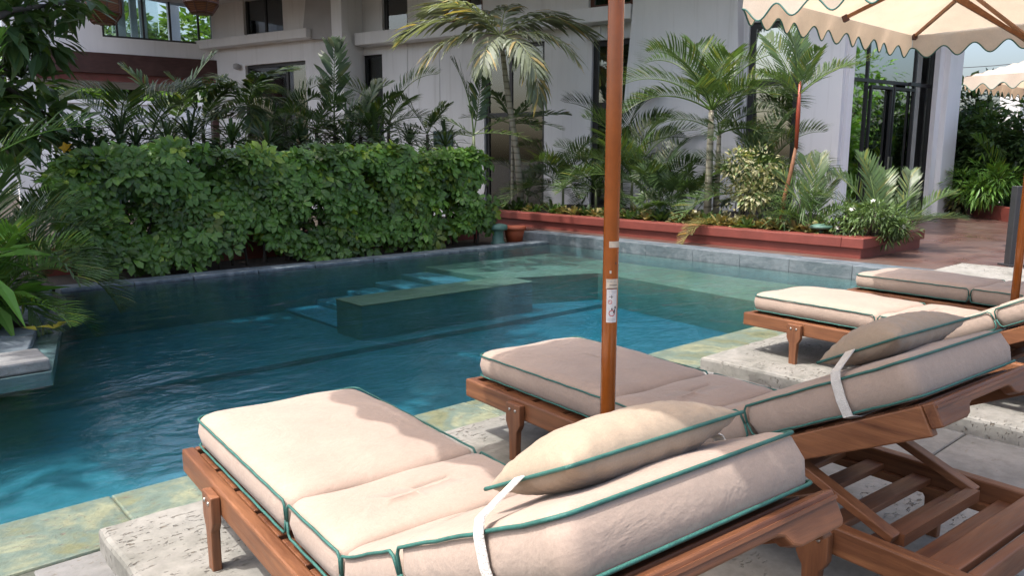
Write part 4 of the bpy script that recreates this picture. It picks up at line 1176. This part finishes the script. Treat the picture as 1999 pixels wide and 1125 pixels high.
for k in range(4600):
    x = rs.uniform(X0h, X1h)
    top = 1.62+.035*math.sin(x*2.1)+.04*math.sin(x*5.3+1)+.04*math.sin(x*11)-(.25*max(0, (2.7-x)/.55) if x < 2.7 else 0)
    face = rs.random()
    low = .12+.10*math.sin(x*3.1)+.12*math.sin(x*1.3+2)
    if face < .66:
        z = low+(top-low)*rs.random()**.8; y = 10.80+.04*math.sin(x*4+z*3)+.05*math.sin(x*1.7-z*5)+rs.expovariate(8)
        nm = Vector((rs.uniform(-.5, .5), -1, rs.uniform(-.1, 1.0)))
    elif face < .86:
        z = top+rs.uniform(-.12, .06); y = rs.uniform(10.8, 11.7); nm = Vector((rs.uniform(-.4, .4), rs.uniform(-.8, .2), 1))
    else:
        z = low+(top-low)*rs.random(); y = rs.uniform(10.9, 11.6); nm = Vector((rs.uniform(-1, 1), rs.uniform(-1, .3), rs.uniform(0, 1)))
    gap = math.sin(x*5.1+z*2.3)+math.sin(x*2.3-z*4.1+1.0)+.6*math.sin(x*9.7+z*8.3)
    if gap < -.8 and face < .86: continue
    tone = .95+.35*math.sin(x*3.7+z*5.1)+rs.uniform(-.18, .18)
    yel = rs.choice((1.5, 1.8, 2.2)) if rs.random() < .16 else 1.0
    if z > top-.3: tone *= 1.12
    items.append((Vector((x, y, z)), nm.normalized(), rs.uniform(0, 6.28), rs.uniform(.6, 1.5), tone, yel, rs.randrange(6)))
items.sort(key=lambda t: t[0].y + (0 if t[2] < 4 else .05))
step = max(1, len(items)//260)
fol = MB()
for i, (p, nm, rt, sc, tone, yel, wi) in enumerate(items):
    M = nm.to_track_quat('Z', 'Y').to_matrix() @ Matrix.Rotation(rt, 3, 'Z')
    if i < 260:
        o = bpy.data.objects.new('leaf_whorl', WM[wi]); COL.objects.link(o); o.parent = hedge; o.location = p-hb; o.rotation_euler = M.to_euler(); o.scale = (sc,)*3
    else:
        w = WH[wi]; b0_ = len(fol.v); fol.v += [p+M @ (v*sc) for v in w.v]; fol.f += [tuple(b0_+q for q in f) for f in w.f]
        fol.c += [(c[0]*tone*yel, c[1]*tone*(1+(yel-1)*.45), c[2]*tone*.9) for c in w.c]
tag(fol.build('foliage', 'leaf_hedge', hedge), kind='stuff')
tk = MB()
for k in range(34):
    x = X0h+.2+(X1h-X0h-.3)*k/33+rs.uniform(-.08, .08); y = rs.uniform(10.95, 11.4)
    tk.tube([(x, y, -.05), (x+rs.uniform(-.1, .1), y, .5), (x+rs.uniform(-.2, .2), y-.1, 1.2)], [.022, .017, .008], 6)
tk.build('stem', 'trunk_dark', hedge, True)

# ------------------------------------------------------------------ palms and plants behind the hedge
def behind(px, Y, z=-.02): return ony(px, Y, z)
def P3(px, dep, z): 
    p = at(px, 310, dep); return Vector((p.x, p.y, z))
def hgt(p, py): return zat(p, py)-p.z
# big pale drooping palm in the middle
p = onx(1020, 11.9, PZ-.05); ph = hgt(p, 70)
dep = (p-EYE).dot(FH)
palm('coconut_palm', 'big palm with pale olive drooping fronds left of the orange pole', p, ph, [(paz(178), 28, 2.4, 5), (paz(195), 5, 2.1, -10), (paz(250), -10, 1.5, 0), (paz(300), -5, 1.7, 10), (paz(340), 12, 2.0, 0), (paz(8), 30, 2.2, -8), (paz(35), 45, 2.0, 0), (paz(120), 50, 2.0, 0), (paz(150), 48, 2.2, 10), (paz(80), 60, 1.8, 0), (paz(320), -25, 1.9, 6), (paz(215), 45, 1.9, 0)], tr=.07, mat='leaf_pale', style='soft', lean=(-.35, .35))
# upright feather palms behind the hedge
p = behind(655, 14.2); palm('feather_palm', 'upright dark feather palm in front of the grey wall behind the hedge', p, hgt(p, 262), [(paz(96), 82, 2.05, 0), (paz(20), 52, 1.6, 10), (paz(170), 40, 1.5, 0), (paz(215), 15, 1.4, 0), (paz(330), 18, 1.5, 0), (paz(270), 10, 1.3, 0), (paz(60), 35, 1.5, 0), (paz(130), 30, 1.4, 0), (paz(250), -15, 1.2, 0), (paz(300), -10, 1.3, 0)], 'trunk_dark', .05, 'leaf_dark', 'upright')
p = behind(925, 13.2); palm('feather_palm', 'upright green feather palm by the white wall at the hedge end', p, hgt(p, 265), [(paz(112), 78, 1.75, 70), (paz(60), 72, 1.6, 50), (paz(170), 35, 1.1, 0), (paz(10), 30, 1.3, 0), (paz(340), 5, 1.3, 0), (paz(200), 10, 1.0, 0)], 'trunk_green', .045, 'leaf_palm', 'upright')
p = behind(1000, 13.4); palm('feather_palm', 'broad green palm frond spreading just right of the hedge end', p, hgt(p, 240), [(paz(0), 20, 1.35, 20), (paz(180), 18, 1.2, 0), (paz(330), 5, 1.3, 0), (paz(300), 0, 1.1, 0), (paz(120), 50, 1.2, 0), (paz(50), 45, 1.2, 0)], 'palm_trunk', .035, 'leaf_palm', 'upright')
# silhouetted clumps
sil = [(300, 14.0, 265, 'dark slender palm silhouetted against the bright opening above the hedge', 8, 1.5, 'areca'),
       (345, 16.0, 250, 'dark arching palm in front of the white garden wall', 9, 1.7, 'upright'),
       (235, 13.6, 270, 'dark broad palm above the left part of the hedge', 8, 1.4, 'areca'),
       (490, 15.0, 205, 'thin dark palm with drooping crown before the two-pane window', 11, 1.3, 'soft'),
       (400, 15.5, 240, 'short dark palm beside the brown column', 9, 1.2, 'upright'),
       (560, 14.2, 245, 'bushy dark palm under the two-pane window', 10, 1.4, 'areca'),
       (620, 13.4, 250, 'low dark palm left of the upright feather palm', 10, 1.2, 'areca'),
       (760, 13.6, 245, 'dark arching palm beside the narrow dark window', 10, 1.5, 'areca'),
       (705, 13.2, 262, 'low dark palm at the foot of the white fin', 9, 1.2, 'upright'),
       (835, 13.3, 262, 'low spiky palm under the green plaque', 8, 1.0, 'upright')]
for i, (px, Y, py, lab, n, L, st) in enumerate(sil):
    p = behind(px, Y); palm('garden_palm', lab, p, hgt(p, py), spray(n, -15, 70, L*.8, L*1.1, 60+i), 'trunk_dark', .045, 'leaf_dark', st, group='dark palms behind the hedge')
rm = {}
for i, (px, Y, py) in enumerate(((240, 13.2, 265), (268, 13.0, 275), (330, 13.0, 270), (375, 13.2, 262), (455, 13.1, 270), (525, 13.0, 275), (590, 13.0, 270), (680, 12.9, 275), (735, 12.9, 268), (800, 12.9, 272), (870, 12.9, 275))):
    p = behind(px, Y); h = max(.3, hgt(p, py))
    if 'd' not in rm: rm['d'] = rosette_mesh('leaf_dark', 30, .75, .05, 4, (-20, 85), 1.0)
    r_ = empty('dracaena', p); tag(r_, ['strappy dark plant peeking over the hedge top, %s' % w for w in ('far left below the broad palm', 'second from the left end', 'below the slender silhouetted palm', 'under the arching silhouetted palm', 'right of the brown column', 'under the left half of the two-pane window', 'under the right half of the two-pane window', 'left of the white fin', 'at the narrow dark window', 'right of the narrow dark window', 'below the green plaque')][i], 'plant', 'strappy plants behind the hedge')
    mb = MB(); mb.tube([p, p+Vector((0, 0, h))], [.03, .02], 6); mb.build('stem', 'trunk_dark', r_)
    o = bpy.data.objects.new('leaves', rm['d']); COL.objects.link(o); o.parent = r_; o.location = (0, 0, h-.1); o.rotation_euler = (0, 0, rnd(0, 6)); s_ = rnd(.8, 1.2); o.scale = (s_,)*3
# back filler shrubs that close the view under the palms
fills = [(180, 13.0, 1.9, .9), (300, 13.0, 1.7, .8), (430, 13.2, 1.65, .8), (560, 13.0, 1.7, .9), (700, 13.0, 1.6, .8), (820, 12.8, 1.45, .7)]
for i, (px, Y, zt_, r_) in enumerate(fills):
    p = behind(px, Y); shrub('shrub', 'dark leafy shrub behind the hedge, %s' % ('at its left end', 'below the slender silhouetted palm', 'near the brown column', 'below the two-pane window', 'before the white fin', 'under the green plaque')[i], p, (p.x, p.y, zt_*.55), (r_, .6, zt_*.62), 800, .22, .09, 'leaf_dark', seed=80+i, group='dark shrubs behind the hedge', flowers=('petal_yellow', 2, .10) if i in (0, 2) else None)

# ------------------------------------------------------------------ planting in the red planter
# multi-stem areca with pale trunks
for k, (px, X, py, fl, lab) in enumerate(((1385, 12.1, 215, [(paz(95), 75, 1.9, 0), (paz(60), 62, 2.0, 10), (paz(130), 60, 2.0, 0), (paz(160), 45, 1.9, 0), (paz(20), 45, 1.9, 0), (paz(350), 30, 1.7, 0), (paz(185), 28, 1.7, 0), (paz(240), 35, 1.5, 0), (paz(300), 35, 1.5, 0), (paz(90), 50, 1.9, 0), (paz(270), 62, 1.6, 0), (paz(205), 62, 1.8, 0), (paz(335), 64, 1.8, 0)], 'tall areca palm with pale ringed trunk in the red planter'),
                                        (1402, 12.5, 262, [(paz(15), 40, 1.6, 0), (paz(50), 60, 1.7, 0), (paz(340), 15, 1.5, 0), (paz(300), 20, 1.3, 0), (paz(100), 70, 1.6, 0), (paz(165), 35, 1.3, 0), (paz(250), 25, 1.3, 0)], 'shorter areca stem just right of the tall pale trunked one'))):
    p = onx(px, X, PZ-.05); palm('areca_palm', lab, p, hgt(p, py), fl, 'palm_trunk', .065-.012*k, 'leaf_palm', 'areca', group='areca palms')
# red sealing wax palm
p = onx(1528, 11.5, PZ-.05); palm('sealing_wax_palm', 'slender palm with bright red crownshaft and orange trunk', p, hgt(p, 285), [(paz(95), 80, 1.35, 0), (paz(60), 64, 1.3, 40), (paz(130), 64, 1.35, -40), (paz(20), 38, 1.25, 20), (paz(165), 48, 1.1, 0), (paz(270), 55, 1.0, 0), (paz(200), 35, 1.0, 0), (paz(340), 42, 1.2, 0), (paz(75), 72, 1.3, 60)], 'trunk_orange', .035, 'leaf_palm', 'stiff', lean=(.14, -.14), shaft=1.0)
# low areca clumps along the wall
for i, (px, X, py, n, L, lab, mt) in enumerate(((1100, 12.6, 330, 11, 1.5, 'areca clump with long arching fronds left of the orange pole', 'leaf_palm'), (1165, 12.4, 330, 9, 1.3, 'dark areca clump just behind the orange pole', 'leaf_dark'), (1235, 12.7, 300, 12, 1.7, 'dense areca clump right of the orange pole', 'leaf_palm'), (1290, 12.4, 345, 9, 1.4, 'low spreading areca with fronds over the white pier', 'leaf_dark'), (1030, 12.8, 365, 9, 1.1, 'small dark palm clump at the hedge end of the planter', 'leaf_dark'), (1450, 12.2, 335, 10, 1.2, 'feathery palm clump between areca trunks and the red palm', 'leaf_palm'), (1215, 13.6, 230, 9, 1.9, 'tall arching areca against the wall right of the orange pole', 'leaf_dark'), (1490, 12.9, 270, 9, 1.5, 'palm with arching fronds in front of the tall lobby window', 'leaf_palm'))):
    p = onx(px, X, PZ-.05); palm('areca_clump', lab, p, max(.05, hgt(p, py)*.55), spray(n, 5, 80, L*.85, L*1.15, 90+i), 'trunk_green', .03, mt, 'areca', group='areca clumps in the planter')
for i, (px, X, lv, lab) in enumerate(((1320, 11.9, 5, 'fan palm with round pleated leaves right of centre in the planter'), (1265, 11.8, 5, 'fan palm with low round leaves nearest the orange pole'), (1350, 12.3, 4, 'small fan palm left of the pale areca trunk'))):
    p = onx(px, X, PZ-.05); rs = random.Random(i)
    fan_palm('fan_palm', lab, p, [(paz(rs.uniform(0, 360)), rs.uniform(25, 75), rs.uniform(.55, 1.0), rs.uniform(.34, .46)) for _ in range(lv+2)], group='fan palms')
# variegated shrub
p = onx(1440, 11.7, PZ-.05); c = onx(1468, 11.7, 1.05); shrub('variegated_shrub', 'cream variegated shrub between the areca trunks and the red palm', p, (c.x, c.y, 1.15), (.58, .7, .62), 1500, .095, .045, 'leaf_cream', [(1, 1, 1), (1.1, 1.05, .9), (.5, .7, .45), (1, .95, .8)], 31, lumps=12)
# feather palms near the lobby
p = onx(1590, 11.5, PZ-.05); palm('young_palm', 'young stiff feather palm beside the corner pier', p, .12, [(paz(80), 72, 1.35, 0), (paz(110), 60, 1.25, 0), (paz(45), 55, 1.3, 0), (paz(20), 35, 1.1, 0), (paz(150), 45, 1.0, 0), (paz(190), 30, .8, 0), (paz(300), 40, .8, 0), (paz(60), 80, 1.3, 0)], 'trunk_green', .04, 'leaf_palm', 'stiff', group='young palms by the lobby')
p = onx(1722, 11.9, PZ-.05); palm('young_palm', 'young stiff feather palm in front of the lobby doors', p, .1, [(paz(95), 78, 1.3, 0), (paz(125), 62, 1.25, 0), (paz(60), 62, 1.25, 0), (paz(30), 45, 1.1, 0), (paz(155), 45, 1.1, 0), (paz(180), 28, .9, 0), (paz(5), 25, 1.0, 0), (paz(75), 70, 1.3, 30), (paz(345), 30, .9, 0), (paz(220), 45, .8, 0)], 'trunk_green', .04, 'leaf_palm', 'stiff', group='young palms by the lobby')
p = onx(1775, 12.4, PZ-.05); palm('young_palm', 'young feather palm leaning over the planter corner by the pillar', p, .1, [(paz(15), 48, 1.1, 0), (paz(60), 65, 1.15, 0), (paz(340), 28, .9, 0), (paz(110), 60, 1.0, 0), (paz(170), 40, .8, 0)], 'trunk_green', .035, 'leaf_palm', 'stiff', group='young palms by the lobby')
# flowering low shrubs at the planter corner
fl = [(1655, 11.35, .34, .42, 'low shrub with small white flowers at the planter edge, left one'), (1712, 11.35, .36, .42, 'low shrub with small white flowers, middle one'), (1745, 11.5, .32, .36, 'low shrub at the very corner of the red planter')]
for i, (px, X, r_, h, lab) in enumerate(fl):
    p = onx(px, X, PZ-.05); shrub('flowering_shrub', lab, p, (p.x, p.y, PZ+h*.45), (r_, .42, h*.8), 900, .10, .026, 'leaf_palm', [(1.3, 1.25, 1.1), (1, 1, 1), (1.7, 1.6, 1.4)], 50+i, 'white flowered shrubs', flowers=('petal_white', 6, .04), lumps=10)
p = onx(1560, 11.4, PZ-.05); shrub('grassy_shrub', 'narrow leaved grassy shrub at the foot of the red palm', p, (p.x, p.y, PZ+.28), (.4, .55, .42), 700, .24, .018, 'leaf_palm', seed=57)
# rosettes along the planter edge
BR = [rosette_mesh('leaf_bromeliad', 14, .30, .085, s) for s in (1, 2, 3)]; BG_ = [rosette_mesh('leaf_dark', 15, .34, .075, s+5) for s in (1, 2)]; BP = [rosette_mesh('leaf_palm', 16, .30, .06, s+9) for s in (1, 2)]
px = 985; k = 0
rs = random.Random(5)
while px < 1625:
    for row in (0, 1):
        X = 11.27+row*.32+rs.uniform(-.05, .08); p = onx(px+rs.uniform(-6, 6), X, PZ-.05)
        ms = BR if rs.random() < .55 else (BG_ if rs.random() < .6 else BP)
        o = bpy.data.objects.new('bromeliad', rs.choice(ms)); COL.objects.link(o); o.location = p; o.rotation_euler = (rs.uniform(-.2, .2), rs.uniform(-.2, .2), rs.uniform(0, 6)); s_ = rs.uniform(.85, 1.35); o.scale = (s_,)*3
        seg = 'between hedge and orange pole' if px < 1175 else ('between orange pole and pale areca trunk' if px < 1380 else ('between areca trunk and red palm' if px < 1525 else 'right of the red palm')); rw_ = 'front' if row == 0 else 'second'; tag(o, 'rosette in the planter\'s %s row %s' % (rw_, seg), 'plant', '%s row rosettes %s' % (rw_, seg)); k += 1
    px += rs.uniform(17, 25)
# trailing frond over the planter edge
p = onx(1400, 11.1, PZ+.06); palm('trailing_plant', 'yellowish trailing frond hanging over the red planter edge', p, 0.0, [(paz(200), -2, .75, 0), (paz(215), 10, .6, 0), (paz(185), 15, .55, 0)], mat='leaf_bromeliad', style='areca', cat='plant')
# small pool-side ornaments
p = gnd(968, 478, .0); p = Vector((9.25, 10.85, -.02))
g_ = empty('garden_lantern', p); tag(g_, 'squat weathered green lantern at the right end of the hedge', 'lantern')
mb = MB(); mb.lathe([(.13, 0), (.14, .03), (.11, .06), (.10, .24), (.12, .27)], 18, p); mb.build('body', 'verdigris', g_, True)
mb = MB(); mb.lathe([(.17, .272), (.185, .30), (.17, .36), (.08, .385), (.02, .39)], 18, p); mb.build('cap', 'verdigris', g_, True)
p = Vector((9.75, 10.95, -.02)); g_ = empty('flower_pot', p); tag(g_, 'orange terracotta pot between green lantern and raised pool wall', 'pot')
mb = MB(); mb.lathe([(.15, 0), (.19, .2), (.2, .24), (.225, .245), (.225, .30), (.19, .30), (.18, .26), (.02, .255)], 22, p); mb.build('pot', 'terracotta', g_, True)
mb = MB(); mb.lathe([(.0, .262), (.178, .268)], 20, p); mb.build('soil', 'soil', g_)
p = onx(1612, 11.2, PZ-.05); g_ = empty('garden_light', p); tag(g_, 'small round green garden light at the planter edge', 'light')
mb = MB(); mb.lathe([(.03, 0), (.03, .1), (.04, .11)], 14, p); mb.build('stem', 'verdigris', g_, True)
mb = MB(); mb.lathe([(.12, .112), (.165, .13), (.16, .16), (.08, .185), (.01, .19)], 18, p); mb.build('cap', 'verdigris', g_, True)

# ------------------------------------------------------------------ right-hand shrubs
rsd = [(1880, 19.5, 1.9, 1.0, 2.2, 'leaf_dark', .26, .12, 'tall dense shrub beside the white pillar at right'), (1940, 19.0, 1.8, 1.2, 1.9, 'leaf_palm', .24, .1, 'broad green shrub below the distant parasol'), (1995, 18.0, 1.5, 1.0, 1.6, 'leaf_dark', .22, .09, 'dark shrub at the right edge behind the red planter')]
for i, (px, d, zc, r_, rz, mt, L, wd, lab) in enumerate(rsd):
    p = P3(px, d, .4); shrub('large_shrub', lab, p, (p.x, p.y, zc), (r_, r_, rz*.9), 2600, L, wd, mt, seed=140+i, group='large shrubs at the right', lumps=14)
p = P3(1915, 17.6, .45); shrub('bright_shrub', 'bright green fingered foliage low behind the right planter', p, (p.x, p.y, .95), (.95, .8, .55), 1000, .24, .045, 'leaf_bright', seed=150, lumps=12)
p = P3(1965, 17.8, .45); palm('right_palm', 'bright young palm at the right edge behind the planter', p, .2, spray(9, 25, 80, 1.3, 1.7, 151), 'trunk_green', .04, 'leaf_bright', 'stiff')
p = P3(1850, 18.6, .3); shrub('low_shrub', 'low mixed plants at the foot of the white pillar', p, (p.x+.4, p.y-.3, .6), (.7, .6, .35), 450, .2, .08, 'leaf_bromeliad', seed=152)

# ------------------------------------------------------------------ left foreground palms and the tree above
lp_ = [((-60, 330), 8.9, 14, 1.35, 'areca', 'leaf_palm', .45, 'large palm with long arching fronds at the left edge over the ledge'),
       ((-50, 470), 8.2, 13, .95, 'areca', 'leaf_bright', .15, 'bright low palm on the stone ledge at left'),
       ((-70, 250), 9.0, 8, 1.35, 'stiff', 'leaf_bright', 1.35, 'bright palm with a stiff frond reaching in at the left edge'),
       ((40, 400), 9.8, 10, 1.05, 'areca', 'leaf_dark', .3, 'dark palm between the left ledge and the hedge')]
for i, ((px, py), Y, n, L, st, mt, h, lab) in enumerate(lp_):
    p = ony(px, Y, .03); palm('ledge_palm', lab, p, h, spray(n, 0, 78, L*.85, L*1.15, 170+i, az0=paz(330)), 'trunk_green', .05, mt, st, group='palms on the left ledge')
p = ony(20, 8.0, .03); shrub('broadleaf_plant', 'broad glossy leaves low on the left ledge', p, (p.x-.45, p.y+.1, .45), (.55, .55, .5), 240, .42, .11, 'leaf_bright', seed=180)
p = ony(55, 7.5, .03)
for k in range(1):
    mb = MB()
    for m_ in range(4): mb.leaf(p+Vector((rnd(-.08, .08), rnd(-.08, .08), .075)), Vector((rnd(-1, 1), rnd(-1, 1), .25)), Vector((0, 0, 1)), .16, .10, (1, 1, 1), .3)
    tag(mb.build('fallen_leaves', 'leaf_yellow'), 'yellowed leaf clump on the grey left ledge', 'leaves')
# broad-leaved tree hanging in from the upper left
bp = ony(-140, 10.9, .0); lt = empty('broadleaf_tree', bp); tag(lt, 'dark broad leaved tree hanging in at the upper left corner', 'tree')
mb = MB(); cl = []
for i, (px, py, d, r_) in enumerate(((20, 60, 10.5, .7), (75, 20, 10.8, .55), (40, 150, 11.0, .55), (0, 240, 10.0, .6), (160, 0, 11.5, .25), (110, 235, 11.8, .55), (-70, 40, 10, 1.0), (-90, 180, 10, 1.0), (20, -120, 10.5, 1.0))):
    c = at(px, py, d); cl.append(c); crown(mb, c, (r_, r_, r_*.75), int(170*r_), .38, .15, [(1, 1, 1), (.8, .9, .9), (1.2, 1.15, .9)], seed=200+i, lumps=5)
mb.build('crown', 'leaf_palm', lt)
tk = MB(); tp = bp+Vector((0, 0, 2.6)); tk.tube([bp, bp+Vector((.1, 0, 1.3)), tp], [.14, .12, .1], 10)
for c in cl: tk.tube([tp, tp.lerp(c, .5)+Vector((0, 0, .2)), c], [.06, .04, .012], 6)
tk.build('trunk', 'trunk_dark', lt, True)
# unseen trees added out of frame to shade the hedge and back pool
for i, (x, y, z, r_, lab) in enumerate(((-2.2, 13.6, 8.2, 3.6, 'added unseen shade tree left of the hedge, above the frame'), (3.4, 13.4, 8.8, 3.4, 'added unseen shade tree whose crown rises over the pavilion'), (-0.7, 9.2, 8.8, 3.7, 'added unseen shade tree reaching over the left end of the pool'))):
    tree('added_shade_tree', lab, ((x-.5, y, -.02), (-3.6, 15.0, -.02), (-3.9, 8.0, -.02))[i], z, (x, y, z), (r_, r_*.8, r_*.5), (6000, 6000, 3600)[i], .42, .2, 'leaf_dark', tr=.24, seed=230+i, group='added shade trees', lumps=16)
# hanging lanterns
def lantern(px, py, d, lab):
    c = at(px, py, d); rt = empty('hanging_lantern', c); tag(rt, lab, 'lantern', 'woven hanging lanterns')
    mb = MB(); mb.lathe([(.16, -.02), (.19, 0), (.30, .16), (.31, .3), (.30, .62), (.2, .75), (.05, .8)], 8, c); mb.build('basket', 'rattan', rt)
    for k in range(8):
        a = 2*math.pi*k/8; b2 = MB(); f = lambda r_, z: c+Vector((math.cos(a)*r_, math.sin(a)*r_, z))
        b2.tube([f(.165, -.025), f(.195, 0), f(.305, .16), f(.315, .3), f(.305, .62), f(.2, .75)], .014, 5); b2.build('rib', 'brown_frame', rt)
    for z, r_ in ((.16, .308), (.0, .20), (.4, .316)):
        b2 = MB(); b2.tube([c+Vector((math.cos(2*math.pi*k/8)*r_, math.sin(2*math.pi*k/8)*r_, z)) for k in range(8)], .015, 5, closed=True); b2.build('hoop', 'brown_frame', rt)
    b2 = MB(); b2.tube([c+Vector((0, 0, .8)), c+Vector((0, 0, 4.4))], .012, 6); b2.build('cord', 'wire', rt)
lantern(202, 44, 13.5, 'woven brown hanging lantern at the upper left, beside the dark tree')
lantern(394, 25, 13.8, 'woven brown hanging lantern in front of the right end of the gallery window')

# garden trees off to the right that the lobby glass mirrors
for i, (x, y, z, r_, lab) in enumerate(((25, 1.0, 2.2, 2.4, 'green garden tree right of the view, mirrored in the lobby glass'), (29, -3.0, 3.4, 3.2, 'taller garden tree right of the view, mirrored beside the lobby doors'), (22.5, 3.2, 1.6, 1.5, 'low garden tree right of the view near the end building'))):
    tree('garden_tree', lab, (x, y, .1), z, (x, y, z), (r_, r_, r_*.9), 1800, .4, .16, 'leaf_bright', seed=260+i, group='garden trees to the right', lumps=12)
